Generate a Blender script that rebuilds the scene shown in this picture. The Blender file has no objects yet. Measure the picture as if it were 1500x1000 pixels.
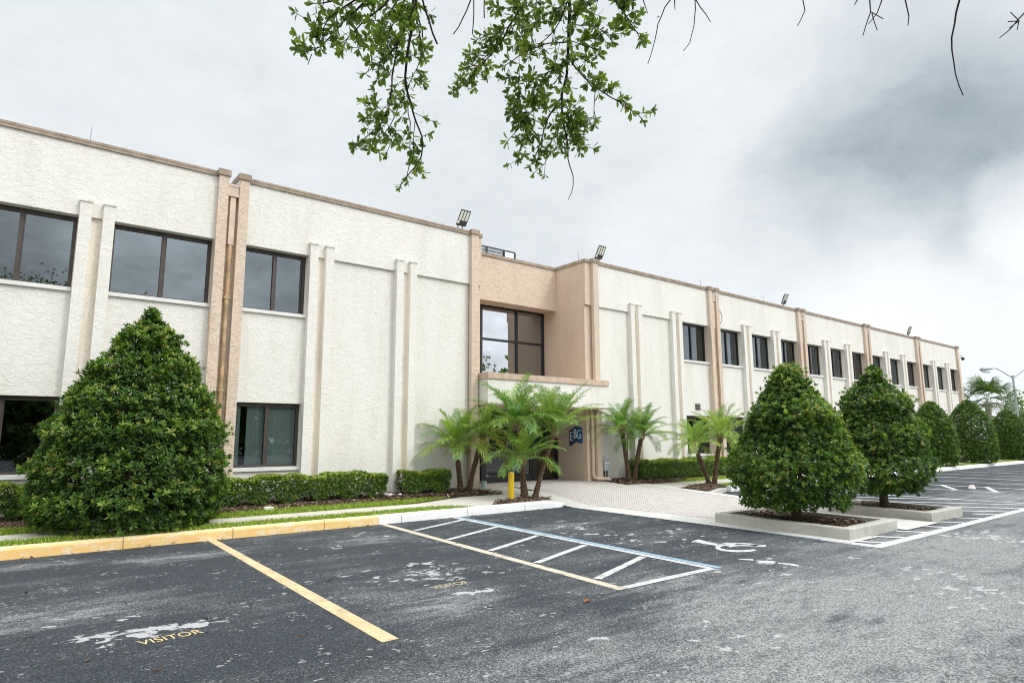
import bpy, math, random
import numpy as np
from mathutils import Matrix, Vector
random.seed(7)
RNG = np.random.default_rng(11)
SC = bpy.context.scene
COL = SC.collection

# ------------------------------------------------------------------ camera
FPX, YAW, PIT, ROL = 931.734, 0.6707, 0.1507, -0.0044
CAM = np.array([0.0, -14.0414, 1.6])
cy_, sy_ = math.cos(YAW), math.sin(YAW)
cp_, sp_ = math.cos(PIT), math.sin(PIT)
FW = np.array([sy_*cp_, cy_*cp_, sp_])
R0 = np.array([cy_, -sy_, 0.0])
U0 = np.cross(R0, FW)
RT = R0*math.cos(ROL)+U0*math.sin(ROL)
UP = U0*math.cos(ROL)-R0*math.sin(ROL)

def ray(x, y):
    d = RT*(x-750)/FPX+UP*(500-y)/FPX+FW
    return d
def G(x, y, z=0.0):
    d = ray(x, y); t = (z-CAM[2])/d[2]
    return CAM+d*t
def F(x, y, Y=0.0):
    d = ray(x, y); t = (Y-CAM[1])/d[1]
    return CAM+d*t
def AT(x, y, dist):
    d = ray(x, y); d = d/np.linalg.norm(d)
    return CAM+d*dist

cam = bpy.data.objects.new('camera', bpy.data.cameras.new('camera'))
COL.objects.link(cam)
M = Matrix(((RT[0], UP[0], -FW[0], CAM[0]), (RT[1], UP[1], -FW[1], CAM[1]),
            (RT[2], UP[2], -FW[2], CAM[2]), (0, 0, 0, 1)))
cam.matrix_world = M
cam.data.sensor_fit = 'HORIZONTAL'
cam.data.sensor_width = 36
cam.data.lens = 36*FPX/1500
cam.data.clip_end = 2000
cam.data.clip_start = 0.05
SC.camera = cam

# ------------------------------------------------------------------ object helpers
def tag(o, label=None, cat=None, group=None, kind=None):
    if label: o['label'] = label
    if cat: o['category'] = cat
    if group: o['group'] = group
    if kind: o['kind'] = kind
    return o

def empty(name, loc, label, cat, group=None):
    o = bpy.data.objects.new(name, None)
    o.empty_display_size = 0.2
    COL.objects.link(o)
    o.location = loc
    return tag(o, label, cat, group)

def link(name, me, mats, parent=None, smooth=False):
    for m in (mats if isinstance(mats, (list, tuple)) else [mats]):
        me.materials.append(m)
    o = bpy.data.objects.new(name, me)
    COL.objects.link(o)
    if parent is not None: o.parent = parent
    if smooth: me.polygons.foreach_set('use_smooth', [True]*len(me.polygons))
    return o

def org(parent):
    v = np.zeros(3)
    while parent is not None:
        v += np.array(parent.location); parent = parent.parent
    return v

class MB:
    def __init__(s): s.v = []; s.f = []; s.m = []
    def add(s, vs, fs, mi=0):
        b = len(s.v); s.v += [tuple(map(float, q)) for q in vs]
        for f in fs: s.f.append([b+i for i in f]); s.m.append(mi)
        return s
    def box(s, x0, x1, y0, y1, z0, z1, mi=0):
        return s.add([(x0,y0,z0),(x1,y0,z0),(x1,y1,z0),(x0,y1,z0),(x0,y0,z1),(x1,y0,z1),(x1,y1,z1),(x0,y1,z1)],
                     [(0,3,2,1),(4,5,6,7),(0,1,5,4),(1,2,6,5),(2,3,7,6),(3,0,4,7)], mi)
    def bbox(s, x0, x1, y0, y1, z0, z1, b=0.01, mi=0):
        # box with chamfered vertical and top edges
        P = []
        for z, i in ((z0, 0), (z1-b, 0), (z1, b)):
            for (x, y) in ((x0+b+i, y0+i), (x1-b-i, y0+i), (x1-i, y0+b+i), (x1-i, y1-b-i), (x1-b-i, y1-i), (x0+b+i, y1-i), (x0+i, y1-b-i), (x0+i, y0+b+i)):
                P.append((x, y, z))
        fs = [tuple(range(16, 24)), tuple(range(7, -1, -1))]
        for k in (0, 8):
            for i in range(8):
                j = (i+1) % 8
                fs.append((k+i, k+j, k+8+j, k+8+i))
        return s.add(P, fs, mi)
    def prism(s, poly, z0, z1, mi=0):
        n = len(poly)
        vs = [(x, y, z0) for x, y in poly]+[(x, y, z1) for x, y in poly]
        fs = [tuple(range(n-1, -1, -1)), tuple(range(n, 2*n))]+[(i, (i+1) % n, n+(i+1) % n, n+i) for i in range(n)]
        return s.add(vs, fs, mi)
    def tube(s, pts, rad, n=8, mi=0, cap=True):
        pts = [np.asarray(p, float) for p in pts]
        if np.isscalar(rad): rad = [rad]*len(pts)
        b = len(s.v); prev = None
        for i, p in enumerate(pts):
            t = pts[min(i+1, len(pts)-1)]-pts[max(i-1, 0)]
            t = t/(np.linalg.norm(t)+1e-9)
            if prev is None:
                a = np.array([0, 0, 1.0]) if abs(t[2]) < .9 else np.array([1.0, 0, 0])
                u = np.cross(t, a)
            else:
                u = prev-t*np.dot(prev, t)
            u = u/(np.linalg.norm(u)+1e-9); prev = u; w = np.cross(t, u)
            for k in range(n):
                a = 2*math.pi*k/n
                s.v.append(tuple(p+rad[i]*(math.cos(a)*u+math.sin(a)*w)))
        for i in range(len(pts)-1):
            for k in range(n):
                k2 = (k+1) % n
                s.f.append([b+i*n+k, b+i*n+k2, b+(i+1)*n+k2, b+(i+1)*n+k]); s.m.append(mi)
        if cap:
            s.f.append([b+k for k in range(n-1, -1, -1)]); s.m.append(mi)
            e = b+(len(pts)-1)*n
            s.f.append([e+k for k in range(n)]); s.m.append(mi)
        return s
    def build(s, name, mats, parent=None, smooth=False):
        o0 = org(parent)
        me = bpy.data.meshes.new(name)
        me.from_pydata([(x-o0[0], y-o0[1], z-o0[2]) for x, y, z in s.v], [], s.f)
        me.polygons.foreach_set('material_index', s.m)
        me.update()
        return link(name, me, mats, parent, smooth)

def fast(name, V, T, mats, parent=None, tint=None, smooth=False):
    """triangle mesh from numpy arrays"""
    V = np.asarray(V, np.float32)-org(parent).astype(np.float32)
    T = np.asarray(T, np.int32)
    me = bpy.data.meshes.new(name)
    me.vertices.add(len(V)); me.vertices.foreach_set('co', V.ravel())
    me.loops.add(T.size); me.loops.foreach_set('vertex_index', T.ravel())
    me.polygons.add(len(T)); me.polygons.foreach_set('loop_start', np.arange(0, T.size, 3, dtype=np.int32))
    try: me.polygons.foreach_set('loop_total', np.full(len(T), 3, np.int32))
    except Exception: pass
    if tint is not None:
        a = me.attributes.new('tint', 'FLOAT', 'POINT'); a.data.foreach_set('value', np.asarray(tint, np.float32))
    me.update(calc_edges=True); me.validate()
    return link(name, me, mats, parent, smooth)

def copy_tree(o, parent=None):
    c = o.copy(); COL.objects.link(c); c.parent = parent
    for ch in list(o.children): copy_tree(ch, c)
    return c

# ------------------------------------------------------------------ material helpers
class NT:
    def __init__(s, name):
        s.m = bpy.data.materials.new(name); s.m.use_nodes = True
        s.t = s.m.node_tree; s.t.nodes.clear()
        s.out = s.t.nodes.new('ShaderNodeOutputMaterial')
        s.co = None
    def n(s, typ, **kw):
        nd = s.t.nodes.new(typ)
        for k, v in kw.items(): setattr(nd, k, v)
        return nd
    def set(s, sock, v):
        if hasattr(v, 'node'): s.t.links.new(v, sock)
        elif isinstance(v, (tuple, list)) and len(v) == 3 and sock.type == 'RGBA': sock.default_value = (*v, 1)
        else: sock.default_value = v
    def coord(s, scale=None, kind='Object'):
        if s.co is None: s.co = s.n('ShaderNodeTexCoord')
        o = s.co.outputs[kind]
        if scale is not None:
            mp = s.n('ShaderNodeMapping'); s.t.links.new(o, mp.inputs[0]); mp.inputs['Scale'].default_value = scale
            return mp.outputs[0]
        return o
    def noise(s, scale, detail=3, rough=.55, vec=None, dist=0, out=0):
        nd = s.n('ShaderNodeTexNoise')
        s.t.links.new(vec if vec is not None else s.coord(), nd.inputs['Vector'])
        nd.inputs['Scale'].default_value = scale; nd.inputs['Detail'].default_value = detail
        nd.inputs['Roughness'].default_value = rough; nd.inputs['Distortion'].default_value = dist
        return nd.outputs[out]
    def voro(s, scale, vec=None, feature='F1', out='Distance', rand=1):
        nd = s.n('ShaderNodeTexVoronoi', feature=feature)
        s.t.links.new(vec if vec is not None else s.coord(), nd.inputs['Vector'])
        nd.inputs['Scale'].default_value = scale; nd.inputs['Randomness'].default_value = rand
        return nd.outputs[out]
    def ramp(s, fac, stops, interp='LINEAR'):
        nd = s.n('ShaderNodeValToRGB'); s.t.links.new(fac, nd.inputs[0]); cr = nd.color_ramp; cr.interpolation = interp
        while len(cr.elements) < len(stops): cr.elements.new(.5)
        for e, (p, c) in zip(cr.elements, stops):
            e.position = p; e.color = (c, c, c, 1) if np.isscalar(c) else (*c, 1)
        return nd.outputs[0]
    def step(s, x, a, b):
        nd = s.n('ShaderNodeMapRange', interpolation_type='SMOOTHSTEP'); s.set(nd.inputs[0], x)
        s.set(nd.inputs[1], a); s.set(nd.inputs[2], b)
        return nd.outputs[0]
    def math(s, op, a, b=0.0, clamp=False):
        nd = s.n('ShaderNodeMath', operation=op, use_clamp=clamp); s.set(nd.inputs[0], a); s.set(nd.inputs[1], b)
        return nd.outputs[0]
    def vmath(s, op, a, b, out=0):
        nd = s.n('ShaderNodeVectorMath', operation=op); s.set(nd.inputs[0], a); s.set(nd.inputs[1], b)
        return nd.outputs[out]
    def mix(s, fac, a, b, mode='MIX'):
        nd = s.n('ShaderNodeMix', data_type='RGBA', blend_type=mode)
        s.set(nd.inputs[0], fac); s.set(nd.inputs[6], a); s.set(nd.inputs[7], b)
        return nd.outputs[2]
    def bump(s, h, strength=.3, dist=.01, normal=None):
        nd = s.n('ShaderNodeBump'); s.t.links.new(h, nd.inputs['Height'])
        nd.inputs['Strength'].default_value = strength; nd.inputs['Distance'].default_value = dist
        if normal is not None: s.t.links.new(normal, nd.inputs['Normal'])
        return nd.outputs[0]
    def bsdf(s, color, rough=.7, spec=.5, metal=0, normal=None):
        b = s.n('ShaderNodeBsdfPrincipled'); s.set(b.inputs['Base Color'], color); s.set(b.inputs['Roughness'], rough)
        b.inputs['Specular IOR Level'].default_value = spec; b.inputs['Metallic'].default_value = metal
        if normal is not None: s.t.links.new(normal, b.inputs['Normal'])
        return b.outputs[0]
    def done(s, sh):
        s.t.links.new(sh, s.out.inputs[0]); return s.m

def simple(name, color, rough=.6, spec=.4, metal=0, var=.12, scale=6, bump=0, bscale=60):
    t = NT(name)
    n = t.noise(scale, 4)
    c = t.mix(t.math('MULTIPLY', t.step(n, .3, .7), 1.0), tuple(x*(1-var) for x in color), tuple(min(1, x*(1+var)) for x in color))
    nm = t.bump(t.noise(bscale, 3), bump, .004) if bump else None
    return t.done(t.bsdf(c, rough, spec, metal, nm))

def stucco(name, color, dirt, dirt_amt=.35, relief=.75):
    t = NT(name)
    w = t.vmath('ADD', t.coord((1, 1, 1.25)), t.vmath('SCALE', t.noise(2.2, 2, out=1), (0, 0, 0)))
    warp = t.n('ShaderNodeVectorMath', operation='MULTIPLY_ADD')
    t.t.links.new(t.noise(3.0, 2, out=1), warp.inputs[0]); warp.inputs[1].default_value = (.35, .35, .35)
    t.t.links.new(t.coord((1, 1, 1.3)), warp.inputs[2])
    a = t.noise(7.5, 3, .6, warp.outputs[0], .8)
    plate = t.step(a, .47, .53)
    b = t.noise(15, 2, .6, warp.outputs[0], 1.2)
    plate2 = t.step(b, .5, .56)
    fine = t.noise(70, 3, .6)
    h = t.math('ADD', t.math('ADD', t.math('MULTIPLY', plate, .7), t.math('MULTIPLY', plate2, .45)), t.math('MULTIPLY', fine, .25))
    nm = t.bump(h, relief, .012)
    d1 = t.noise(1.1, 5, .65, t.coord((1.6, 1.6, .35)))
    d2 = t.noise(9, 4, .7)
    dm = t.math('MULTIPLY', t.step(t.math('ADD', d1, t.math('MULTIPLY', d2, .35)), .58, .95), dirt_amt)
    c = t.mix(dm, color, dirt)
    stk = t.math('MULTIPLY', t.step(t.noise(1.0, 4, .65, t.coord((4.5, 4.5, .16))), .55, .75), t.step(t.noise(.45, 2), .4, .65))
    c = t.mix(t.math('MULTIPLY', stk, .12), c, tuple(x*.8 for x in dirt))
    edge = t.math('MULTIPLY', t.math('MULTIPLY', plate, t.math('SUBTRACT', 1.0, plate)), 4.0)
    c = t.mix(t.math('MULTIPLY', edge, .12), c, tuple(x*.6 for x in dirt))
    sep = t.n('ShaderNodeSeparateXYZ'); t.t.links.new(t.coord(), sep.inputs[0])
    low = t.step(t.math('ADD', sep.outputs[2], t.math('MULTIPLY', d1, .5)), .75, .25)
    c = t.mix(t.math('MULTIPLY', low, .3), c, dirt)
    return t.done(t.bsdf(c, .88, .2, 0, nm))

WHITE = stucco('white_stucco', (.73, .705, .65), (.54, .49, .41), .38, .40)
TAN = stucco('tan_stucco', (.655, .53, .42), (.46, .36, .28), .35, .75)
BEIGE = stucco('beige_stucco', (.86, .80, .71), (.45, .38, .30), .4, .35)  # beige of the fin gaps, lightened in colour to offset their shade
COPING = simple('coping_metal', (.42, .30, .225), .5, .4, 0, .15, 3)
MOSSC = None
def coping_mat():
    t = NT('coping_weathered')
    n = t.noise(2.0, 5, .7, t.coord((.35, 1, 1)))
    c = t.mix(t.step(t.noise(4, 4), .35, .7), (.27, .205, .15), (.38, .295, .22))
    c = t.mix(t.math('MULTIPLY', t.step(n, .60, .70), .75), c, (.24, .24, .07))
    return t.done(t.bsdf(c, .6, .35))
COPING = coping_mat()
BRONZE = simple('bronze_frame', (.06, .045, .038), .45, .5, .2, .2)
BLACKF = simple('black_frame', (.012, .012, .014), .4, .5, 0, .2)
SILL = simple('sill_paint', (.68, .665, .63), .6, .3, 0, .06)
OCHRE = simple('ochre_pipe', (.44, .30, .17), .6, .35, 0, .3, 4)
TANPIPE = simple('tan_pipe', (.58, .455, .36), .6, .35, 0, .1)
GALV = simple('flashing_metal', (.72, .75, .78), .35, .5, .3, .1)
GREYMET = simple('grey_metal', (.30, .32, .34), .45, .5, .3, .12)
DARKMET = simple('dark_fixture', (.045, .045, .04), .5, .4, 0, .2)
LEDP = simple('led_panel', (.72, .72, .62), .3, .5, 0, .05)
WHITEP = simple('white_plastic', (.78, .78, .78), .4, .4, 0, .05)
BLUEBOX = simple('utility_box', (.42, .47, .50), .5, .4, 0, .1)
BLINDG = None

def glass_mat(name, tint, refl, rough=.0, gc=(.84, .94, 1.0)):
    t = NT(name)
    fr = t.n('ShaderNodeFresnel'); fr.inputs[0].default_value = 1.55
    f = t.math('ADD', t.math('MULTIPLY', fr.outputs[0], 1.0), refl, True)
    wob = t.bump(t.noise(1.3, 1), .03, .02)
    g = t.n('ShaderNodeBsdfGlossy'); g.inputs['Roughness'].default_value = rough; g.inputs[0].default_value = (*gc, 1)
    t.t.links.new(wob, g.inputs['Normal'])
    tr = t.n('ShaderNodeBsdfTransparent'); tr.inputs[0].default_value = (*tint, 1)
    ms = t.n('ShaderNodeMixShader'); t.t.links.new(f, ms.inputs[0]); t.t.links.new(tr.outputs[0], ms.inputs[1]); t.t.links.new(g.outputs[0], ms.inputs[2])
    return t.done(ms.outputs[0])
GLASS = glass_mat('tinted_window_glass', (.40, .43, .42), .075)
GLASSLOW = glass_mat('shaded_window_glass', (.80, .84, .83), .01)
DOORGLASS = glass_mat('door_glass', (.25, .24, .22), .07, 0, (.95, .93, .9))
ENTRYGLASS = glass_mat('entry_glass', (.18, .16, .15), .36, 0, (.92, .95, 1.0))

def blind_mat(name, c):
    t = NT(name)
    w = t.n('ShaderNodeTexWave', wave_type='BANDS', bands_direction='X'); t.t.links.new(t.coord(), w.inputs[0])
    w.inputs['Scale'].default_value = 3.6; w.inputs['Distortion'].default_value = .3
    h = t.bump(w.outputs[1], .12, .01)
    return t.done(t.bsdf(t.mix(w.outputs[1], tuple(x*.93 for x in c), c), .8, .2, 0, h))
BLIND = blind_mat('vertical_blind', (.60, .65, .61))
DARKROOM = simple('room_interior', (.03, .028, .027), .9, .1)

# asphalt ------------------------------------------------------------------
CHIPS = []   # (x, y, radius, weight): places where the seal coat has peeled
for px, py, r, w in [(138, 938, .24, 1.6), (205, 927, .23, 2.0), (244, 919, .13, 1.8), (286, 914, .13, 2.0), (187, 903, .10, .9), (345, 905, .22, .55),
                     (620, 838, .9, .62), (660, 832, .6, .62), (690, 842, .5, .6), (712, 864, .14, 1.1), (680, 869, .12, 1.0), (745, 800, .3, .4),
                     (830, 768, .7, .6), (880, 782, .7, .5), (960, 785, 1.0, .58), (930, 790, .6, .5), (1120, 824, .22, 1.0), (1180, 830, .25, .8), (1230, 838, .3, .5),
                     (862, 935, .12, 1.1), (700, 895, .2, .6), (1090, 935, .5, .5), (1060, 940, .3, .6), (1480, 790, 1.2, .7), (1350, 850, 1.5, .45), (540, 783, .5, .6), (480, 800, .6, .3),
                     (1120, 848, .5, .5), (90, 905, .3, .3)]:
    g = G(px, py); CHIPS.append((g[0], g[1], r, w))
DUST = []    # dusty, scoured places
for px, py, rx, ry, w in [(270, 815, 1.1, .35, .9), (60, 905, .9, .7, .75), (40, 830, .9, .3, .7), (550, 790, .9, .5, .7), (650, 882, .8, .5, .8), (830, 770, .8, .35, .7), (1000, 860, 1.6, .9, .6),
                          (1130, 880, 1.8, .9, .75), (1330, 880, 2.5, 1.3, .9), (1250, 950, 2.0, 1.0, .75), (1420, 800, 2.4, 1.2, .8), (1450, 730, 4, 1.5, .5), (1050, 970, 1.2, .6, .5), (980, 780, 1.2, .5, .35), (880, 960, 1.0, .6, .4)]:
    g = G(px, py); DUST.append((g[0], g[1], rx, ry, w))
DARKB = [(*G(1245, 908)[:2], .45, .28, .5), (*G(900, 880)[:2], .8, .4, .4)]

def blobs(t, items):
    tot = None
    for it in items:
        x, y, rx, ry, w = it if len(it) == 5 else (it[0], it[1], it[2], it[2], it[3])
        d = t.vmath('SUBTRACT', t.coord(), (float(x), float(y), 0.0))
        d = t.vmath('MULTIPLY', d, (1/rx, 1/ry, 0.0))
        l = t.vmath('LENGTH', d, (0, 0, 0), 1)
        b = t.math('MULTIPLY', t.step(l, 1.5, .0), float(w))
        tot = b if tot is None else t.math('MAXIMUM', tot, b)
    return tot

def asphalt_mat():
    t = NT('asphalt')
    sep = t.n('ShaderNodeSeparateXYZ'); t.t.links.new(t.coord(), sep.inputs[0])
    X, Y = sep.outputs[0], sep.outputs[1]
    big = t.noise(.35, 5, .6)
    mid = t.noise(1.6, 6, .65)
    strk = t.noise(1.1, 5, .65, t.coord((.5, 2.6, 1)))
    # drive aisle is more scoured than the stalls
    aisle = t.math('MULTIPLY', t.step(t.math('ADD', t.math('ADD', Y, t.math('MULTIPLY', X, -.09)), t.math('MULTIPLY', t.math('SUBTRACT', mid, .5), 5.0)), -8.4, -12.2), .56)
    dust = blobs(t, DUST)
    dust = t.math('MULTIPLY', dust, t.math('ADD', .25, t.math('MULTIPLY', t.step(t.noise(3.2, 7, .68, t.coord((.6, 1.9, 1))), .40, .60), 1.0)))
    wear = t.math('ADD', t.math('ADD', t.math('MULTIPLY', dust, .75), aisle), t.math('MULTIPLY', t.math('SUBTRACT', big, .48), 1.1))
    wear = t.math('ADD', wear, t.math('MULTIPLY', t.math('SUBTRACT', strk, .5), 1.25))
    wear = t.math('ADD', wear, t.math('MULTIPLY', t.math('SUBTRACT', mid, .5), .6))
    wear = t.math('SUBTRACT', wear, blobs(t, DARKB))
    wear = t.math('ADD', wear, .02, True)
    # exposed aggregate
    cell = t.voro(85, out='Color')
    r = t.n('ShaderNodeSeparateColor'); t.t.links.new(cell, r.inputs[0])
    cell2 = t.voro(230, out='Color')
    r2 = t.n('ShaderNodeSeparateColor'); t.t.links.new(cell2, r2.inputs[0])
    grit = t.noise(150, 2, .6)
    gv = t.math('ADD', t.math('MULTIPLY', r.outputs[2], .6), t.math('MULTIPLY', t.step(grit, .3, .7), .4))
    seal = t.ramp(gv, [(.1, (.012, .016, .020)), (.55, (.032, .039, .047)), (.95, (.085, .092, .10))])
    worn = t.ramp(gv, [(.1, (.045, .047, .050)), (.5, (.125, .127, .13)), (.95, (.33, .33, .325))])
    base = t.mix(t.step(wear, .0, 1.0), seal, worn)
    thr = t.math('SUBTRACT', .988, t.math('MULTIPLY', wear, .42))
    spk = t.math('MULTIPLY', t.math('GREATER_THAN', r.outputs[0], thr), t.math('ADD', .35, t.math('MULTIPLY', wear, .4)), True)
    base = t.mix(spk, base, (.36, .36, .35))
    spk2 = t.math('MULTIPLY', t.math('GREATER_THAN', r2.outputs[1], t.math('SUBTRACT', .972, t.math('MULTIPLY', wear, .42))), .45)
    base = t.mix(spk2, base, (.30, .30, .30))
    pit = t.math('MULTIPLY', t.math('GREATER_THAN', r.outputs[1], .86), .55)
    base = t.mix(pit, base, (.022, .024, .027))
    # peeled seal coat: hard edged pale chips
    ch = blobs(t, CHIPS)
    wp = t.n('ShaderNodeVectorMath', operation='MULTIPLY_ADD'); t.t.links.new(t.noise(9, 3, .6, out=1), wp.inputs[0]); wp.inputs[1].default_value = (.10, .07, 0); t.t.links.new(t.coord((.75, 1.2, 1)), wp.inputs[2])
    def flakes(scale):
        c_ = t.n('ShaderNodeSeparateColor'); t.t.links.new(t.voro(scale, wp.outputs[0], out='Color'), c_.inputs[0]); return c_.outputs[0]
    fl = t.math('ADD', t.math('MULTIPLY', flakes(5.5), .5), t.math('MULTIPLY', flakes(13), .5))
    cm = t.math('GREATER_THAN', t.math('ADD', fl, t.math('MULTIPLY', t.math('SUBTRACT', ch, .12), .42)), .93)
    stray = t.math('GREATER_THAN', t.math('ADD', t.math('MULTIPLY', flakes(7.3), .55), t.math('MULTIPLY', flakes(17), .45)), .945)
    cm = t.math('MAXIMUM', t.math('MULTIPLY', cm, t.math('GREATER_THAN', ch, .03)), t.math('MULTIPLY', stray, t.math('MULTIPLY', t.step(mid, .54, .60), .7)))
    salt = t.math('GREATER_THAN', t.math('ADD', t.math('MULTIPLY', flakes(38), .8), t.math('MULTIPLY', t.noise(2.3, 4), .36)), .985)
    cm = t.math('MAXIMUM', cm, t.math('MULTIPLY', salt, .75))
    chipc = t.mix(t.step(t.noise(50, 3), .3, .7), (.30, .30, .295), (.46, .46, .455))
    col = t.mix(cm, base, chipc)
    # hairline cracks
    cr = t.voro(.55, t.vmath('ADD', t.coord(), t.vmath('SCALE', t.noise(2.5, 4, out=1), (0, 0, 0))), 'DISTANCE_TO_EDGE')
    crk = t.math('MULTIPLY', t.step(cr, .010, .002), t.step(t.noise(.5, 3), .52, .62))
    col = t.mix(t.math('MULTIPLY', crk, .6), col, (.02, .02, .022))
    h = t.math('ADD', t.math('MULTIPLY', r.outputs[0], .6), t.math('MULTIPLY', r2.outputs[0], .4))
    nm = t.bump(h, .55, .006)
    return t.done(t.bsdf(col, .88, .25, 0, nm))
ASPH = asphalt_mat()

def paint(name, c, wear=.5, under=(.14, .14, .14)):
    t = NT(name)
    n = t.math('ADD', t.math('MULTIPLY', t.noise(7, 4, .65), .6), t.math('MULTIPLY', t.noise(45, 3, .7), .4))
    m = t.step(n, .60-.12*wear+.06, .70-.12*wear+.05)
    c2 = t.mix(t.step(t.noise(3, 4), .3, .7), tuple(x*.78 for x in c), c)
    col = t.mix(t.math('MULTIPLY', m, .85), c2, under)
    return t.done(t.bsdf(col, .8, .25, 0, t.bump(t.noise(180, 2), .25, .003)))
P_YEL = paint('faded_yellow_paint', (.62, .47, .27), 1.05)
P_CREAM = paint('cream_paint', (.58, .51, .39), 1.05)
P_WHITE = paint('white_paint', (.58, .58, .57), 1.15)
P_BLUE = paint('blue_paint', (.25, .39, .50), 1.15)
P_BRIGHT = paint('fresh_white_paint', (.68, .68, .68), .8)
P_FAINT = paint('thin_white_paint', (.55, .56, .56), .75)

def concrete(name, c, scale=3, dark=.75, joint=0, stain=(.35, .33, .28)):
    t = NT(name)
    n = t.math('ADD', t.math('MULTIPLY', t.noise(scale, 6, .65), .6), t.math('MULTIPLY', t.noise(40, 4, .7), .4))
    col = t.mix(t.step(n, .35, .65), tuple(x*dark for x in c), c)
    st = t.math('MULTIPLY', t.step(t.noise(1.7, 6, .7), .56, .74), .5)
    col = t.mix(st, col, stain)
    if joint:
        sep = t.n('ShaderNodeSeparateXYZ'); t.t.links.new(t.coord(), sep.inputs[0])
        f = t.math('FRACT', t.math('DIVIDE', sep.outputs[0], joint), 0)
        j = t.step(t.math('ABSOLUTE', t.math('SUBTRACT', f, .5), 0), .493, .498)
        col = t.mix(t.math('MULTIPLY', j, .7), col, (.12, .11, .1))
    return t.done(t.bsdf(col, .85, .25, 0, t.bump(t.noise(120, 4, .7), .3, .004)))
CONC = concrete('sidewalk_concrete', (.56, .52, .46), 2, .8, 1.5)
CONCW = concrete('pale_concrete', (.55, .535, .505), 2, .85, 0)
PLANTC = concrete('planter_concrete', (.46, .45, .40), 4, .75, 0, (.25, .24, .2))
def kerb_mat(name, c, worn):
    t = NT(name)
    n = t.math('ADD', t.math('MULTIPLY', t.noise(6, 5, .7, t.coord((.6, 1, 1))), .65), t.math('MULTIPLY', t.noise(38, 3, .7), .35))
    col = t.mix(t.step(n, .46, .62), c, worn)
    g = t.n('ShaderNodeNewGeometry'); sp = t.n('ShaderNodeSeparateXYZ'); t.t.links.new(g.outputs['Normal'], sp.inputs[0])
    # tread side of the kerb has lost most of its paint
    top = t.math('MULTIPLY', t.step(sp.outputs[2], .55, .9), t.math('ADD', .55, t.math('MULTIPLY', t.step(n, .4, .6), .4)))
    col = t.mix(top, col, worn)
    d = t.math('MULTIPLY', t.step(t.noise(26, 3, .6, t.coord((1, 1, 2))), .66, .72), .8)
    sep = t.n('ShaderNodeSeparateXYZ'); t.t.links.new(t.coord(), sep.inputs[0])
    d = t.math('MULTIPLY', d, t.step(sep.outputs[2], .09, .03))
    col = t.mix(d, col, (.10, .09, .08))
    f = t.math('FRACT', t.math('DIVIDE', sep.outputs[0], 1.55), 0)
    j = t.step(t.math('ABSOLUTE', t.math('SUBTRACT', f, .5), 0), .492, .497)
    col = t.mix(t.math('MULTIPLY', j, .75), col, (.16, .12, .08))
    return t.done(t.bsdf(col, .8, .25, 0, t.bump(t.noise(60, 4, .7), .4, .006)))
KERBY = kerb_mat('yellow_kerb_paint', (.74, .475, .175), (.74, .61, .42))
KERBW = kerb_mat('white_kerb_paint', (.78, .78, .77), (.70, .69, .66))

def paver_mat():
    t = NT('brick_pavers')
    b = t.n('ShaderNodeTexBrick'); t.t.links.new(t.coord(), b.inputs[0])
    rot = t.n('ShaderNodeMapping'); t.t.links.new(t.coord(), rot.inputs[0]); rot.inputs['Rotation'].default_value = (0, 0, math.radians(48))
    t.t.links.new(rot.outputs[0], b.inputs[0])
    b.inputs['Scale'].default_value = 4.6; b.inputs['Mortar Size'].default_value = .03; b.inputs['Bias'].default_value = -.2
    b.inputs['Brick Width'].default_value = .5; b.inputs['Row Height'].default_value = .5
    b.inputs['Color1'].default_value = (.47, .43, .40, 1); b.inputs['Color2'].default_value = (.54, .515, .49, 1); b.inputs['Mortar'].default_value = (.17, .15, .135, 1)
    col = t.mix(t.math('MULTIPLY', t.step(t.noise(1.4, 5, .65), .45, .75), .35), b.outputs[0], (.44, .39, .35))
    col = t.mix(t.math('MULTIPLY', t.step(t.noise(30, 3), .55, .75), .3), col, (.36, .30, .26))
    h = t.bump(t.math('SUBTRACT', 1.0, b.outputs[1]), .5, .008)
    return t.done(t.bsdf(col, .85, .25, 0, h))
PAVER = paver_mat()
def soil_mat():
    t = NT('bark_mulch')
    c = t.voro(38, t.coord((1, .55, 1)), out='Color'); s = t.n('ShaderNodeSeparateColor'); t.t.links.new(c, s.inputs[0])
    col = t.ramp(s.outputs[0], [(0, (.028, .018, .012)), (.5, (.085, .055, .035)), (.85, (.17, .115, .075)), (1, (.32, .25, .18))])
    return t.done(t.bsdf(col, .95, .1, 0, t.bump(s.outputs[1], .8, .02)))
MULCH = soil_mat()
SOIL = simple('soil', (.10, .085, .05), .95, .1, 0, .4, 8, .6, 40)
TURF = simple('turf_base', (.16, .22, .03), .95, .1, 0, .35, 5, .6, 60)

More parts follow.
